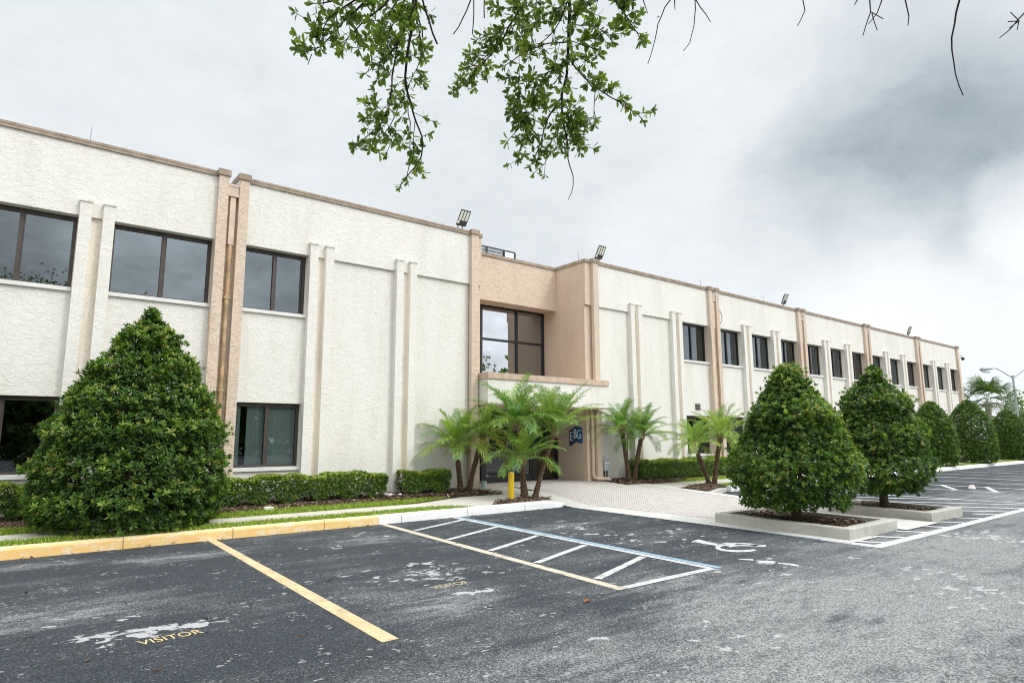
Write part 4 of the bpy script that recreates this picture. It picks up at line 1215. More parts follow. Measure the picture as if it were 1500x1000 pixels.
# pygmy date palms
def frond(P0, az, el0, L, rng, droop, nleaf=34, ll=.19):
    """returns leaflet arrays along an arching rachis"""
    s = np.linspace(0, 1, 13)
    el = el0-droop*s**1.3
    step = L/12
    h = np.array([math.cos(az), math.sin(az)])
    pts = [np.array(P0, float)]
    for i in range(12):
        e = el[i]; pts.append(pts[-1]+step*np.array([h[0]*math.cos(e), h[1]*math.cos(e), math.sin(e)]))
    return np.array(pts), el

def palm(base, topp, label, group, seed, nf=31, L=1.1, green=.4, name='palm_tree', r0=.075, cat='palm', yellow=.0, minel=.12, droopk=1.0):
    rng = np.random.default_rng(seed)
    B = np.array(base, float); Tp = np.array(topp, float)
    r = empty(name, tuple(B), label, cat, group)
    # knobbly trunk
    nz = int(np.linalg.norm(Tp-B)/.022)+2; nr = 16
    V = []; Fs = []
    lat = np.array([Tp[0]-B[0], Tp[1]-B[1]])
    for i in range(nz+1):
        u = i/nz
        bend = u**1.15
        c = np.array([B[0]+lat[0]*bend, B[1]+lat[1]*bend, B[2]-.05+(Tp[2]-B[2]+.05)*u])
        rad = r0*(1.35-.5*min(u*4, 1)+.12*u)*(1.0)
        for k in range(nr):
            a = 2*math.pi*k/nr
            q = ((k/nr*8+(i*.022/.05)*.5) % 1.0); w = ((i*.022/.05+k/nr*5) % 1.0)
            kn = .85+.42*max(0, 1-abs(q-.5)*2.6)*w+rng.normal(0, .05)
            V.append((c[0]+rad*kn*math.cos(a), c[1]+rad*kn*math.sin(a), c[2]))
    for i in range(nz):
        for k in range(nr):
            k2 = (k+1) % nr; Fs.append((i*nr+k, i*nr+k2, (i+1)*nr+k2, (i+1)*nr+k))
    m = MB(); m.add(V, Fs); m.build('trunk', PALMBARK, r)
    # crown
    Vs, Ts, tn = [], [], []; off = 0
    rach = MB()
    for f in range(nf):
        az = f*2.39996+rng.uniform(-.25, .25)
        t = (f+.5)/nf
        el0 = 1.50-(1.50-minel)*t**.9+rng.normal(0, .08)
        Lf = 1.18*L*rng.uniform(.85, 1.12)*(.80+.30*min(1, 2.2*t))
        droop = droopk*rng.uniform(.95, 1.45)*(.65+.5*t)
        if el0 < 0: droop *= .8
        p0 = Tp+np.array([.05*math.cos(az), .05*math.sin(az), -.10*t+.04])
        pts, el = frond(p0, az, el0, Lf, rng, droop)
        rach.tube(list(pts), list(np.linspace(.011, .003, 13)), 5)
        n = 40
        s = np.linspace(.14, 1.0, n); si = s*12; i0 = np.minimum(si.astype(int), 11); fr = si-i0
        c = pts[i0]*(1-fr)[:, None]+pts[np.minimum(i0+1, 12)]*fr[:, None]
        e = np.interp(s, np.linspace(0, 1, 13), el)
        tang = np.column_stack([math.cos(az)*np.cos(e), math.sin(az)*np.cos(e), np.sin(e)])
        side = np.array([-math.sin(az), math.cos(az), 0.0]); upv = np.cross(side[None]*-1, tang)
        upv = np.cross(tang, np.broadcast_to(side, tang.shape)); upv = np.where(upv[:, 2:3] < 0, -upv, upv)
        ln = .25*L*np.sin(np.clip(.45+s*2.35, 0, 3.0))*rng.uniform(.85, 1.15, n)+.04
        base_t = np.clip(green+rng.normal(0, .14)+yellow*(t > .6), 0, .95)
        for sg_ in (-1, 1):
            dv = rng.uniform(.0, .45, n)
            D = unit(tang*.85+side[None]*sg_*.75+upv*dv[:, None]+rng.normal(0, .06, (n, 3)))
            mid = c+D*ln[:, None]*.55; tip = c+D*ln[:, None]; tip[:, 2] -= ln*rng.uniform(.15, .5, n)
            w = unit(np.cross(D, upv))*.0074*L/1.1
            V = np.stack([c-w*.6, c+w*.6, mid-w, mid+w, tip], 1).reshape(-1, 3)
            i = (np.arange(n)*5)[:, None]+off
            T = np.concatenate([i+np.array([[0, 1, 3]]), i+np.array([[0, 3, 2]]), i+np.array([[2, 3, 4]])])
            Vs.append(V); Ts.append(T); tn.append(np.repeat(np.clip(base_t+rng.normal(0, .16, n), 0, 1), 5)); off += n*5
    cr = fast('crown', np.concatenate(Vs), np.concatenate(Ts), LEAF_PALM, r, np.concatenate(tn))
    rach.build('frond_stalk', simple_stalk, cr)
    b = MB()
    for k in range(22):
        a = k*2.4; h = -.16+.2*k/22; rr = r0*1.15
        p0 = Tp+np.array([rr*.7*math.cos(a), rr*.7*math.sin(a), h]); p1 = p0+np.array([.05*math.cos(a), .05*math.sin(a), .11])
        b.tube([p0, p1], [.022, .010], 5)
    b.build('frond_base', BOOT, r)
    return r
simple_stalk = simple('frond_stalk', (.22, .30, .07), .6, .3, 0, .2)
gA = 'pygmy date palms around the entrance'
def P3(px, py, Y): return F(px, py, Y)
def pal(bx, by, bY, tx, ty, tY, label, seed, **k):
    b = F(bx, by, bY); b[2] = max(.15, min(b[2], .34)); palm(b, F(tx, ty, tY), label, gA, seed, **k)
pal(675, 718, -.5, 668, 652, -.5, 'upright palm with a straight brown trunk before the left entrance pier', 61, L=1.0, green=.52, yellow=.1)
pal(686, 719, -.5, 707, 640, -.7, 'slanting yellowish palm leaning right across the left entrance pier', 62, L=.85, green=.62, yellow=.15, nf=22)
pal(767, 732, -2.05, 765, 672, -2.1, 'shortest palm beside the yellow bollard, with low spreading fronds', 63, L=.90, green=.42, nf=26, minel=.25)
pal(783, 730, -2.0, 812, 632, -1.9, 'tall palm leaning right, in front of the tan entrance side wall', 64, L=1.14, green=.40, r0=.07, minel=.62, droopk=.85)
pal(770, 729, -1.75, 756, 622, -1.75, 'tallest palm in front of the entrance doors, behind the short one', 65, L=1.16, green=.42, r0=.065, minel=.35)
pal(921, 699, -.62, 911, 628, -.6, 'left palm of the pair standing by the utility box', 66, L=.90, green=.34)
pal(929, 699, -.65, 940, 637, -.8, 'right palm of the pair by the utility box, leaning right', 67, L=.95, green=.33)
pal(1040, 710, -2.3, 1016, 650, -2.3, 'palm leaning left in the triangular bed before the right hedge', 68, L=.82, green=.50, yellow=.1, nf=22)
pal(1046, 710, -2.35, 1055, 640, -2.4, 'upright palm in the triangular bed before the right hedge', 69, L=1.0, green=.55, yellow=.1)

# cabbage palm at the far end
def fan_palm(base, H, R, label, seed):
    rng = np.random.default_rng(seed)
    B = np.array(base, float)
    r = empty('fan_palm', tuple(B), label, 'palm')
    m = MB(); tp = B+np.array([-.3, 0, H])
    m.tube([B+np.array([0, 0, -.1]), B*.6+tp*.4+np.array([.1, 0, 0]), B*.2+tp*.8, tp], [.19, .17, .20, .15], 12)
    for k in range(90):   # old criss-cross boots
        z = rng.uniform(H*.4, H*.97); a = rng.uniform(0, 6.28); c = B*(1-z/H)+tp*(z/H)
        p0 = c+np.array([.15*math.cos(a), .15*math.sin(a), 0]); p1 = p0+np.array([.12*math.cos(a)+.12*math.sin(a)*rng.choice([-1, 1]), .12*math.sin(a), .28])
        m.tube([p0, p1], [.035, .02], 4)
    m.build('trunk', simple('cabbage_palm_bark', (.42, .37, .31), .9, .2, 0, .4, 10, .6, 30), r)
    Vs, Ts, tn = [], [], []; off = 0
    for f in range(30):
        az = f*2.4+rng.uniform(-.2, .2); t = (f+.5)/30; el = 1.45-2.0*t+rng.normal(0, .12)
        d = np.array([math.cos(az)*math.cos(el), math.sin(az)*math.cos(el), math.sin(el)])
        hub = tp+d*R*rng.uniform(.35, .72)
        sd = np.array([-math.sin(az), math.cos(az), 0]); up = np.cross(d, sd)*-1
        rl = rng.uniform(-.7, .7); sd = sd*math.cos(rl)+up*math.sin(rl); up = np.cross(d, sd)*-1
        n = 23; ph = np.linspace(-1.7, 1.7, n)
        D = d[None]*np.cos(ph)[:, None]+sd[None]*np.sin(ph)[:, None]+up[None]*(.15*np.abs(np.sin(ph)))[:, None]
        ln = R*.50*(1-.18*np.abs(ph)/1.9)*rng.uniform(.85, 1.05, n)
        mid = hub+D*ln[:, None]*.55; tip = hub+D*ln[:, None]; tip[:, 2] -= ln*rng.uniform(.1, .6, n)
        w = unit(np.cross(D, np.broadcast_to(up, D.shape)))*.034
        V = np.stack([np.broadcast_to(hub, D.shape)-w*.2, np.broadcast_to(hub, D.shape)+w*.2, mid-w, mid+w, tip], 1).reshape(-1, 3)
        i = (np.arange(n)*5)[:, None]+off
        Ts.append(np.concatenate([i+np.array([[0, 1, 3]]), i+np.array([[0, 3, 2]]), i+np.array([[2, 3, 4]])])); Vs.append(V)
        tn.append(np.full(n*5, np.clip(.35+rng.normal(0, .15)+(.45 if t > .85 else 0), 0, 1))); off += n*5
        st_ = np.array([tp, hub, hub+sd*.02, tp+sd*.02]); Vs.append(st_); Ts.append(np.array([[0, 1, 2], [0, 2, 3]])+off); tn.append(np.full(4, .6)); off += 4
    fast('crown', np.concatenate(Vs), np.concatenate(Ts), LEAF_SABAL, r, np.concatenate(tn))
q = F(1452, 640, 2.0)
fan_palm((q[0]+.25, 2.0, 0), 4.25, 2.4, 'shaggy fan palm beyond the far end of the building', 71)

# lamp post
lp_ = F(1493, 640, 2.0); lx = lp_[0]+.3
lampr = empty('street_lamp', (lx, 2.0, 0), 'tall grey street lamp with two curved arms at the right edge', 'street lamp')
GP = simple('lamp_grey', (.34, .36, .37), .5, .4, .3, .1)
b = MB(); b.tube([(lx, 2, -.05), (lx, 2, 6.55)], [.13, .08], 12); b.tube([(lx, 2, 6.5), (lx, 2, 6.75)], .11, 12); b.build('pole', GP, lampr)
ax = np.array([R0[0], R0[1]])
for s in (-1, 1):
    b = MB(); d = ax*s
    b.tube([(lx+d[0]*q_, 2+d[1]*q_, z) for q_, z in ((0, 6.55), (.5, 6.85), (1.0, 7.2), (1.4, 7.38), (1.75, 7.38))], .045, 8); b.build('arm', GP, lampr)
    c = np.array([lx+d[0]*1.7, 2+d[1]*1.7]); e = np.array([lx+d[0]*2.75, 2+d[1]*2.75])
    b = MB(); b.tube([(*c, 7.38), (*(c*.7+e*.3), 7.34), (*(c*.3+e*.7), 7.30), (*e, 7.28)], [.06, .16, .2, .1], 10)
    hd = b.build('lamp_head', GP, lampr, True)
    b = MB(); g0 = c*.45+e*.55; b.tube([(g0[0]-d[0]*.25, g0[1]-d[1]*.25, 7.14), (g0[0]+d[0]*.3, g0[1]+d[1]*.3, 7.12)], [.16, .12], 10); b.build('lens', WHITEP, hd)

# ------------------------------------------------------------------ the oak whose twigs hang into view
oak = empty('oak_tree', (-2.2, -17.6, 0), 'oak tree whose leafy and bare twigs hang down from above', 'tree')
tw = MB()
tips = []
rngO = np.random.default_rng(91)
def z4(*p): return [(420+x/5.556, y/5.556) for x, y in p]
def z5(*p): return [(500+x/6.25, 120+y/6.25) for x, y in p]
def z6(*p): return [(660+x/5, y/5) for x, y in p]
def z7(*p): return [(720+x/5.883, 130+y/5.883) for x, y in p]
def z9(*p): return [(900+x/2.5, y/2.5) for x, y in p]
BR = []
def br(pts, d0, d1, r0, r1, leaf=0.0, start=0.0, up=True): BR.append((pts, d0, d1, r0, r1, leaf, start, up))
# left spray
br(z4((1050, 0), (1040, 150), (1000, 330), (965, 560), (960, 700), (985, 790), (1020, 870))+z5((650, 250), (675, 360), (740, 490), (780, 600), (745, 700), (640, 820), (540, 950)), 3.0, 3.15, .011, .003, .35, .0)
br(z4((985, 790))+z5((610, 290), (640, 450), (630, 580), (635, 740), (600, 860)), 3.1, 3.2, .004, .0025, .9, .65, False)
br(z4((960, 760))+z5((560, 150), (500, 300), (450, 400), (390, 500), (330, 570), (200, 610), (130, 610)), 3.1, 3.0, .004, .002, 1.0, .62, False)
br(z5((455, 405), (475, 480), (450, 560), (420, 640)), 3.0, 3.0, .0025, .002, 1.2, .2, False)
br(z5((675, 360), (640, 460), (670, 550), (655, 700)), 3.1, 3.1, .003, .002, 1.1, .5, False)
br(z5((640, 455), (580, 490), (540, 560)), 3.15, 3.1, .002, .0015, .6, .4, False)
br(z4((1030, 0), (980, 220), (890, 370), (870, 560), (850, 700), (850, 790), (830, 900))+z5((440, 240), (400, 360), (300, 440), (200, 530), (130, 600)), 2.9, 2.95, .007, .0025, .75, .05)
br(z5((445, 180), (400, 230), (330, 235), (290, 270)), 2.9, 2.9, .002, .0015, 1.2, .3, False)
br(z5((420, 300), (380, 320), (340, 300), (250, 380), (220, 330)), 2.9, 2.95, .002, .0015, 1.3, .3, False)
br(z4((1040, 60), (1060, 200), (1090, 330), (1110, 440), (1060, 560), (1000, 680)), 3.05, 3.1, .006, .002, 1.1, .25)
br(z4((1000, 150), (930, 300), (860, 420), (780, 520), (700, 520), (640, 600)), 2.8, 2.8, .006, .002, 1.3, .1)
br(z4((1000, 330), (830, 370), (700, 375), (540, 390)), 2.95, 2.9, .004, .0015, .9, .15, False)
br(z4((800, 40), (690, 140), (600, 190), (500, 300), (450, 400)), 2.7, 2.75, .007, .002, 1.2, .25)
br(z4((640, 10), (590, 60), (460, 190), (390, 250), (280, 400), (200, 440), (110, 400)), 2.65, 2.7, .007, .002, 1.4, .05)
br(z4((205, 440), (170, 530)), 2.7, 2.7, .003, .002, 0, 0, False)
br(z4((560, 0), (450, 60), (330, 130), (260, 230), (300, 330)), 2.6, 2.65, .006, .002, 1.5, .05)
br(z4((420, 0), (300, 30), (230, 30)), 2.6, 2.6, .005, .002, 1.6, .1)
br(z4((900, 0), (880, 60), (800, 160), (760, 240)), 2.9, 2.9, .005, .002, 1.4, .1)
br(z4((960, 0), (940, 130), (850, 200), (800, 300), (820, 360)), 2.85, 2.9, .005, .002, 1.4, .1)
br(z4((1105, 0), (1160, 180), (1225, 360)), 2.8, 2.85, .006, .005)
br(z4((1055, 60), (1100, 250), (1105, 310)), 2.9, 2.9, .005, .004)
br(z4((1490, 20), (1445, 160), (1355, 280)), 3.1, 3.1, .0045, .003)
br(z6((170, 0), (168, 110), (160, 250)), 3.1, 3.1, .004, .003); br(z6((247, 0), (247, 135)), 3.0, 3.0, .004, .0035)
# right spray
br(z6((870, 0), (875, 150), (865, 350), (850, 530), (825, 680), (805, 760))+z7((605, 200), (630, 350), (660, 420), (655, 600), (700, 740), (718, 845), (660, 955)), 3.1, 3.15, .014, .002, .25, .1)
br(z7((600, 80), (500, 210), (460, 320), (430, 450), (400, 530), (340, 655)), 3.15, 3.1, .006, .003, .8, .1, False)
br(z6((870, 430), (940, 530), (1060, 650), (1180, 710), (1280, 780), (1400, 870)), 3.1, 3.0, .006, .0025, 1.1, .35, False)
br(z6((1000, 590), (1050, 560), (1085, 600)), 3.05, 3.0, .003, .002, 1.3, .2, False)
br(z6((1060, 650), (1040, 740), (1060, 860), (1050, 900)), 3.05, 3.1, .003, .002, .7, .2, False)
br(z6((550, 0), (450, 150), (370, 320), (260, 440), (150, 560), (50, 670)), 3.2, 3.25, .008, .002, 1.2, .05)
br(z6((420, 200), (320, 250), (200, 290)), 3.2, 3.2, .003, .002, 1.3, .2, False)
br(z6((480, 90), (400, 60), (300, 30)), 3.2, 3.2, .003, .002, 1.4, .1, False)
br(z6((500, 60), (560, 150), (540, 260), (460, 340)), 3.2, 3.2, .003, .002, 1.2, .1, False)
br(z6((320, 380), (260, 400), (210, 470), (110, 500)), 3.2, 3.25, .003, .002, 1.4, .1, False)
br(z6((850, 310), (700, 310), (620, 350), (490, 410), (400, 480)), 3.1, 3.0, .005, .0025, .9, .2, False)
br(z6((845, 480), (780, 490), (700, 550), (560, 560), (410, 570)), 3.1, 3.0, .005, .0025, 1.3, .1, False)
br(z6((700, 550), (660, 600), (690, 680)), 3.05, 3.0, .003, .002, 1.4, .1, False)
br(z6((890, 180), (960, 200), (1080, 180), (1180, 300)), 3.1, 3.05, .004, .002, 1.3, .15, False)
br(z6((880, 300), (1000, 345), (1090, 370)), 3.1, 3.05, .003, .002, .9, .3, False)
br(z6((870, 360), (950, 420), (1020, 460)), 3.1, 3.05, .003, .002, 1.2, .1, False)
br(z6((1200, 0), (1290, 100), (1330, 200), (1390, 290)), 2.9, 2.95, .006, .002, 1.3, .0)
br(z6((1340, 0), (1330, 90), (1220, 180)), 2.9, 2.9, .004, .002, 1.3, .1)
br(z6((1080, 0), (1030, 40), (1000, 50)), 2.95, 2.95, .004, .002, 1.3, .0)
br(z6((960, 0), (930, 120), (900, 170)), 3.0, 3.0, .004, .002, 1.2, .1)
br(z7((600, 85), (690, 90), (750, 200), (800, 260), (880, 260)), 3.15, 3.2, .004, .002, 1.2, .3, False)
br(z7((610, 100), (680, 160), (690, 260), (720, 330), (700, 420)), 3.15, 3.1, .004, .002, 1.6, .1, False)
br(z7((620, 250), (560, 310), (540, 430), (480, 520)), 3.15, 3.1, .004, .002, 1.2, .1, False)
br(z7((630, 350), (680, 440), (760, 500)), 3.15, 3.2, .003, .002, 1.3, .1, False)
br(z7((640, 300), (740, 340), (770, 420)), 3.15, 3.2, .003, .002, 1.4, .1, False)
br(z7((540, 430), (560, 530), (600, 570)), 3.15, 3.15, .002, .0015, 0, 0, False)
br(z7((480, 520), (460, 640), (455, 740)), 3.15, 3.15, .0025, .0015, .4, 0, False)
br(z7((480, 170), (360, 170), (280, 250), (200, 380), (140, 450)), 3.1, 3.0, .004, .002, 1.2, .1, False)
br(z7((380, 180), (320, 90), (260, 60)), 3.1, 3.0, .003, .002, 1.6, .1, False)
br(z7((330, 210), (250, 200), (220, 160)), 3.1, 3.0, .003, .002, 1.6, .1, False)
br(z7((420, 480), (330, 560), (240, 565)), 3.1, 3.1, .002, .0015, 1.1, .3, False)
br(z7((440, 400), (350, 400), (280, 440)), 3.1, 3.05, .003, .002, 1.5, .1, False)
br(z6((860, 0), (780, 220), (660, 320), (560, 380)), 3.0, 2.95, .005, .002, .8, .2)
br(z6((850, 20), (760, 70), (680, 130), (570, 190)), 3.0, 3.0, .004, .002, 1.3, .0, False)
br(z6((625, 0), (660, 60), (690, 110)), 3.0, 3.0, .003, .002)
# bare twigs on the right
for pts, d in [([(105, 0), (122, 50)], 3.2), ([(205, 0), (165, 60), (150, 150), (122, 235)], 3.0), ([(220, 0), (222, 38)], 3.0), ([(295, 0), (295, 95), (265, 187), (252, 187)], 3.1), ([(298, 0), (352, 82)], 3.1),
               ([(690, 0), (697, 40), (670, 97)], 3.2), ([(935, 0), (940, 45), (920, 90), (910, 132)], 3.0), ([(980, 0), (962, 50), (930, 90)], 3.0), ([(1065, 0), (1075, 60), (1075, 95)], 3.1),
               ([(1270, -30), (1262, 0), (1235, 130), (1232, 190), (1250, 270), (1277, 350)], 2.8), ([(890, 0), (878, 20)], 3.0), ([(1500, 50), (1480, 75), (1410, 140)], 2.9)]:
    br(z9(*pts), d, d, .0055 if len(pts) > 4 else .004, .002)
for pts in [[(940, 45), (985, 70)], [(943, 50), (963, 112)], [(1480, 75), (1450, 45)], [(1480, 78), (1440, 80)], [(1482, 75), (1475, 110)], [(165, 60), (155, 65)], [(1478, 80), (1445, 105)]]:
    br(z9(*pts), 2.95, 2.95, .003, .002, 0, 0, False)
for pts, d0, d1, r0, r1, leaf, start, up in BR:
    r0 *= .62; r1 *= .75
    n = len(pts); P = [AT(x, y, d0+(d1-d0)*i/max(1, n-1)) for i, (x, y) in enumerate(pts)]
    # smooth + wiggle
    Q = []
    for i in range(n-1):
        seg = np.linalg.norm(P[i+1]-P[i]); k = max(1, int(seg/.03))
        for j in range(k): Q.append(P[i]*(1-j/k)+P[i+1]*j/k)
    Q.append(P[-1]); Q = np.array(Q)
    for it in range(2):
        if len(Q) > 4: Q[1:-1] = (Q[:-2]+2*Q[1:-1]+Q[2:])/4
    Q[1:-1] += rngO.normal(0, .0018, Q[1:-1].shape)
    full = list(Q)
    if up:   # carry the twig up out of the frame to the limb above
        t0 = Q[0]-Q[min(4, len(Q)-1)]; t0 /= np.linalg.norm(t0)
        e1 = Q[0]+t0*.25+np.array([0, -.02, .12]); e2 = Q[0]+t0*.35+np.array([-.15, -.35, .55]); e3 = Q[0]+np.array([-.4, -.9, 1.1])
        full = [e3, e2, e1]+full
        rad = list(np.linspace(r0*1.8, r0*1.05, 3))+list(np.linspace(r0, r1, len(Q)))
    else: rad = list(np.linspace(r0, r1, len(Q)))
    tw.tube(full, rad, 6)
    if leaf > 0:
        i0 = int(start*len(Q)); m_ = len(Q)-i0
        for i in range(i0, len(Q)):
            if leaf == .25 and i > .62*len(Q): break   # the long strand ends bare
            for rep_ in range(2 if i < len(Q)-1 else 1):
                if not (rngO.random() < .72*leaf or i == len(Q)-1): continue
                tg = Q[min(i+1, len(Q)-1)]-Q[max(i-1, 0)]; tg = tg/(np.linalg.norm(tg)+1e-9)
                # short side shoot
                sdir = unit(tg*.5+rngO.normal(0, .7, 3)); ln = rngO.uniform(.015, .11)
                if i == len(Q)-1: sdir, ln = tg, .01
                p1 = Q[i]+sdir*ln
                tw.tube([Q[i], p1], [.0016, .0012], 4, cap=False)
                tips.append((p1, unit(sdir+tg*.4), rngO.uniform(0, 1)))
                if ln > .045: tips.append((Q[i]+sdir*ln*.5, unit(sdir+rngO.normal(0, .5, 3)), rngO.uniform(0, 1)))
# limbs and trunk
o0 = np.array([-2.2, -17.6, 0.0])
tk = MB()
tk.tube([o0+np.array(q) for q in ((0, 0, -.1), (.05, .05, .6), (.1, .1, 2.0), (.3, .4, 3.6), (.6, .9, 5.2), (.6, 1.2, 7.2))], [.36, .28, .25, .22, .16, .07], 12)
limbs = [[(.2, .3, 3.2), (1.0, 2.0, 4.6), (2.0, 4.2, 5.0), (3.0, 5.6, 4.9), (4.2, 6.3, 4.7)], [(.3, .4, 3.6), (1.5, 1.6, 5.0), (3.4, 3.2, 5.2), (5.0, 4.2, 4.9), (6.0, 4.8, 4.7)],
         [(.2, .3, 3.4), (-1.5, .8, 4.8), (-3.2, 1.5, 5.6)], [(.3, .4, 4.0), (.8, -1.4, 5.4), (1.6, -3.2, 6.2)], [(.5, .8, 5.0), (-1.0, -1.2, 6.4), (-2.2, -2.6, 7.0)], [(.5, .8, 5.0), (2.2, .6, 6.6), (4.0, .4, 7.2)]]
for L_ in limbs: tk.tube([o0+np.array(q) for q in L_], list(np.linspace(.13, .035, len(L_))), 8)
tk.build('trunk', BARK, oak, True)
tw.build('hanging_twig', TWIG, oak, True)
tp = np.array([t[0] for t in tips]); ta = np.array([t[1] for t in tips]); tt_ = np.array([t[2] for t in tips])
# main crown, kept above and behind the picture
cl = []
for L_ in limbs:
    a = [o0+np.array(q) for q in L_]
    for k in range(150):
        s = rngO.uniform(.35, 1)*(len(a)-1); i = min(int(s), len(a)-2); f = s-i
        c = a[i]*(1-f)+a[i+1]*f+rngO.normal(0, .55, 3)+np.array([0, 0, .35]); cl.append(c)
cl = np.array(cl)
rel = cl-CAM; zc = rel@FW; xc = rel@RT; yc = rel@UP
vis = (zc > .05) & (np.abs(xc/np.maximum(zc, .05)) < .98) & (yc/np.maximum(zc, .05) < .66)
cl = cl[~vis]
print('twig tips', len(tp), 'crown clusters', len(cl))
A = unit(ta+np.array([[0, 0, -.1]]))
V1, T1, n1 = rosettes(tp, A, 7, .040, .0155, 1.05, np.clip(.46+rngO.normal(0, .2, len(tp)), 0, .9), rngO, .25, 0, (.42, .76), (.78, 1.0))
def spray(cl, m_, s):
    P = np.repeat(cl, m_, 0)+rngO.normal(0, s, (len(cl)*m_, 3))
    return P
Pc = spray(cl, 6, .28)
relc = Pc-CAM; zc = relc@FW; ok = ~((zc > .05) & (np.abs(relc@RT/np.maximum(zc, .05)) < .95) & (relc@UP/np.maximum(zc, .05) < .63))
Pc = Pc[ok]
V2, T2, n2 = rosettes(Pc, unit(rngO.normal(0, 1, Pc.shape)+np.array([[0, 0, .4]])), 6, .085, .038, 1.1, np.clip(.4+rngO.normal(0, .15, len(Pc)), 0, 1), rngO)
fast('foliage', np.concatenate([V1, V2]), np.concatenate([T1, T2+len(V1)]), LEAF_OAK, oak, np.concatenate([n1, n2]))

# a distant tree at the right edge
def far_tree(base, H, R, label, seed):
    rng = np.random.default_rng(seed); B = np.array(base, float)
    r = empty('broadleaf_tree', tuple(B), label, 'tree')
    m = MB(); m.tube([B+np.array(q) for q in ((0, 0, -.1), (.1, 0, H*.3), (.2, 0, H*.7))], [.25, .18, .08], 8)
    cs_ = []
    for k in range(14):
        a = rng.uniform(0, 6.28); e = B+np.array([R*.75*math.cos(a), R*.75*math.sin(a), H*rng.uniform(.45, .95)]); m.tube([B+np.array([.1, 0, H*.35]), (B+np.array([0, 0, H*.4])+e)/2, e], [.09, .06, .02], 6); cs_.append(e)
    m.build('trunk', BARK, r)
    cs_ = np.array(cs_); P = np.repeat(cs_, 45, 0)+rng.normal(0, R*.2, (len(cs_)*45, 3))
    V, T, tn = rosettes(P, unit(rng.normal(0, 1, P.shape)+np.array([[0, 0, .5]])), 6, .24, .12, 1.1, np.clip(.3+rng.normal(0, .15, len(P)), 0, 1), rng)
    fast('crown', V, T, LEAF_OAK, r, tn)
far_tree((32.5, -28.5, 0), 9.5, 3.6, 'large leafy tree across the lot, mirrored in the upper entrance window', 83)
q = F(1520, 640, 6.0)
far_tree((q[0], 6.0, 0), 6.0, 2.6, 'dark leafy tree behind the street lamp at the right edge', 81)

# woods across the lot, seen as the dark band mirrored by the ground floor windows
rngW = np.random.default_rng(5)
cxs = np.arange(-70, 110, 2.2); P = []
for x in cxs:
    h = rngW.uniform(7.5, 10.0); c = np.array([x+rngW.normal()*1.0, -58+rngW.normal()*3, h*.5])
    P.append(c+rngW.normal(0, 1, (110, 3))*np.array([2.0, 1.5, h*.24]))
P = np.concatenate(P); P[:, 2] = np.abs(P[:, 2])+.2
V, T, tn = rosettes(P, unit(rngW.normal(0, 1, P.shape)), 5, 1.1, .65, 1.2, np.clip(.25+rngW.normal(0, .12, len(P)), 0, 1), rngW)
o = fast('tree_line', V, T, LEAF_OAK, None, tn); tag(o, kind='stuff')

# ------------------------------------------------------------------ sky and light
W = bpy.data.worlds.new('World'); SC.world = W; W.use_nodes = True
nt = W.node_tree; nt.nodes.clear()
class WT(NT):
    def __init__(s, tree): s.t = tree; s.co = None
w = WT(nt)
out = w.n('ShaderNodeOutputWorld'); bg = w.n('ShaderNodeBackground'); nt.links.new(bg.outputs[0], out.inputs[0])
SUN_AZ, SUN_EL = math.radians(152), math.radians(46)     # azimuth clockwise from +Y
sky = w.n('ShaderNodeTexSky', sky_type='NISHITA'); sky.sun_disc = False; sky.sun_elevation = SUN_EL; sky.sun_rotation = SUN_AZ
dirv = w.vmath('NORMALIZE', w.coord(None, 'Generated'), (0, 0, 0))
sep = w.n('ShaderNodeSeparateXYZ'); nt.links.new(dirv, sep.inputs[0])
z = sep.outputs[2]
wn_ = w.noise(3.0, 8, .62, dirv, .3, out=1)
warp = w.n('ShaderNodeVectorMath', operation='MULTIPLY_ADD'); nt.links.new(wn_, warp.inputs[0]); warp.inputs[1].default_value = (.22, .22, .15); nt.links.new(w.vmath('SUBTRACT', dirv, (.11, .11, .075)), warp.inputs[2])
wd = w.vmath('NORMALIZE', warp.outputs[0], (0, 0, 0))
def skyblob(px, py, rad, amt, sharp=0.0):
    d = ray(px, py); d = d/np.linalg.norm(d)
    dp = w.vmath('DOT_PRODUCT', wd, tuple(float(q) for q in d), 1)
    return w.math('MULTIPLY', w.step(dp, math.cos(rad), math.cos(rad*sharp)), amt)
n1_ = w.noise(2.6, 7, .6, w.vmath('MULTIPLY', dirv, (1, 1, 2.2)), .4)
n2_ = w.noise(7, 6, .62, w.vmath('MULTIPLY', dirv, (1, 1, 1.8)), .3)
val = w.math('ADD', .875, w.math('MULTIPLY', w.math('SUBTRACT', n1_, .5), .08))
val = w.math('ADD', val, w.math('MULTIPLY', w.math('SUBTRACT', n2_, .5), .20))
for a in [(1320, 240, .20, -.14), (1450, 205, .16, -.13), (1180, 285, .15, -.09), (1490, 130, .26, -.09), (1350, 10, .3, -.06)]:
    val = w.math('ADD', val, skyblob(*a))
for a in [(1430, 440, .24, .11), (1240, 400, .16, .10), (1500, 300, .08, .24), (1000, 370, .16, .09), (300, 80, .5, .02), (1080, 60, .22, .07), (1380, 520, .25, .05)]:
    val = w.math('ADD', val, skyblob(*a))
fine = w.noise(13, 7, .62, w.vmath('MULTIPLY', wd, (1, 1, 1.9)), .5)
val = w.math('ADD', val, w.math('MULTIPLY', w.math('SUBTRACT', fine, .5), w.math('ADD', .10, w.math('MULTIPLY', w.step(val, .9, .5), .14))))
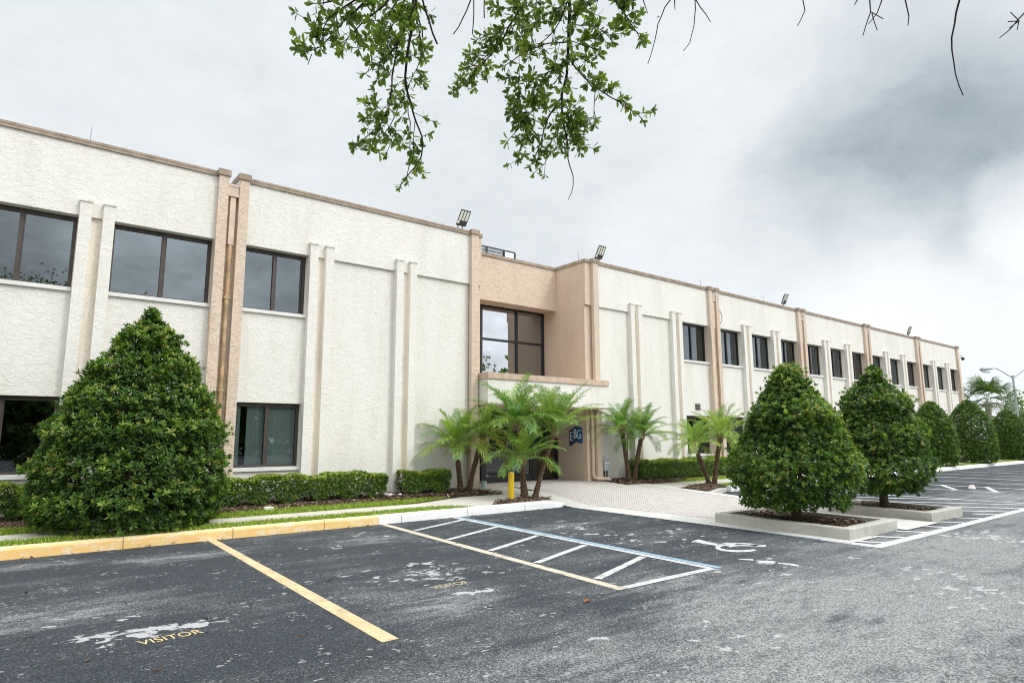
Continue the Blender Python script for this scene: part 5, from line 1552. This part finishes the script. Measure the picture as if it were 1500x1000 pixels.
# overcast: zenith and the cloud around the veiled sun are brighter than the horizon
val = w.math('MULTIPLY', val, w.math('ADD', 1.0, w.math('MULTIPLY', w.step(z, .62, .95), 1.2)))
sd_ = (math.sin(SUN_AZ)*math.cos(SUN_EL), math.cos(SUN_AZ)*math.cos(SUN_EL), math.sin(SUN_EL))
dps = w.vmath('DOT_PRODUCT', dirv, sd_, 1)
val = w.math('MULTIPLY', val, w.math('ADD', 1.0, w.math('MULTIPLY', w.step(dps, .45, 1.0), 1.6)))
bk = w.math('MULTIPLY', w.step(sep.outputs[1], .05, -.25), 3.2)
val = w.math('MULTIPLY', val, w.math('ADD', 1.0, w.math('MULTIPLY', bk, w.math('SUBTRACT', w.math('ADD', w.math('MULTIPLY', n1_, .6), w.math('MULTIPLY', n2_, .4)), .5))))
val = w.math('MULTIPLY', val, w.math('ADD', 1.0, w.math('MULTIPLY', w.step(sep.outputs[0], -.25, -.9), .75)))  # extra glow added to the unseen left sky to light the entrance side wall
val = w.math('MAXIMUM', val, .05)
tintc = w.mix(w.step(val, .3, .95), (.80, .97, 1.09), (.955, 1.0, 1.03))
cloud = w.vmath('SCALE', tintc, (0, 0, 0)); nd = cloud.node; nt.links.new(val, nd.inputs['Scale'])
ns = w.vmath('SCALE', sky.outputs[0], (0, 0, 0)); ns.node.inputs['Scale'].default_value = .1
col = w.mix(.94, ns, cloud)
nt.links.new(col, bg.inputs[0]); bg.inputs[1].default_value = 1.0

sun = bpy.data.lights.new('sun', 'SUN'); sun.energy = 1.35; sun.angle = math.radians(14); sun.color = (1, .965, .92)
so_ = bpy.data.objects.new('sun', sun); COL.objects.link(so_)
dv = Vector((-sd_[0], -sd_[1], -sd_[2])); so_.rotation_euler = dv.to_track_quat('-Z', 'Y').to_euler()

vs = SC.view_settings; vs.view_transform = 'Standard'; vs.look = 'None'; vs.exposure = 0; vs.gamma = 1
SC.cycles.max_bounces = 8; SC.cycles.transparent_max_bounces = 12
SC.cycles.use_denoising = True
SC.cycles.denoiser = 'OPENIMAGEDENOISE'
SC.cycles.denoising_input_passes = 'RGB_ALBEDO_NORMAL'
SC.cycles.denoising_prefilter = 'ACCURATE'
SC.cycles.filter_width = 1.1
SC.cycles.sample_clamp_indirect = 4.0
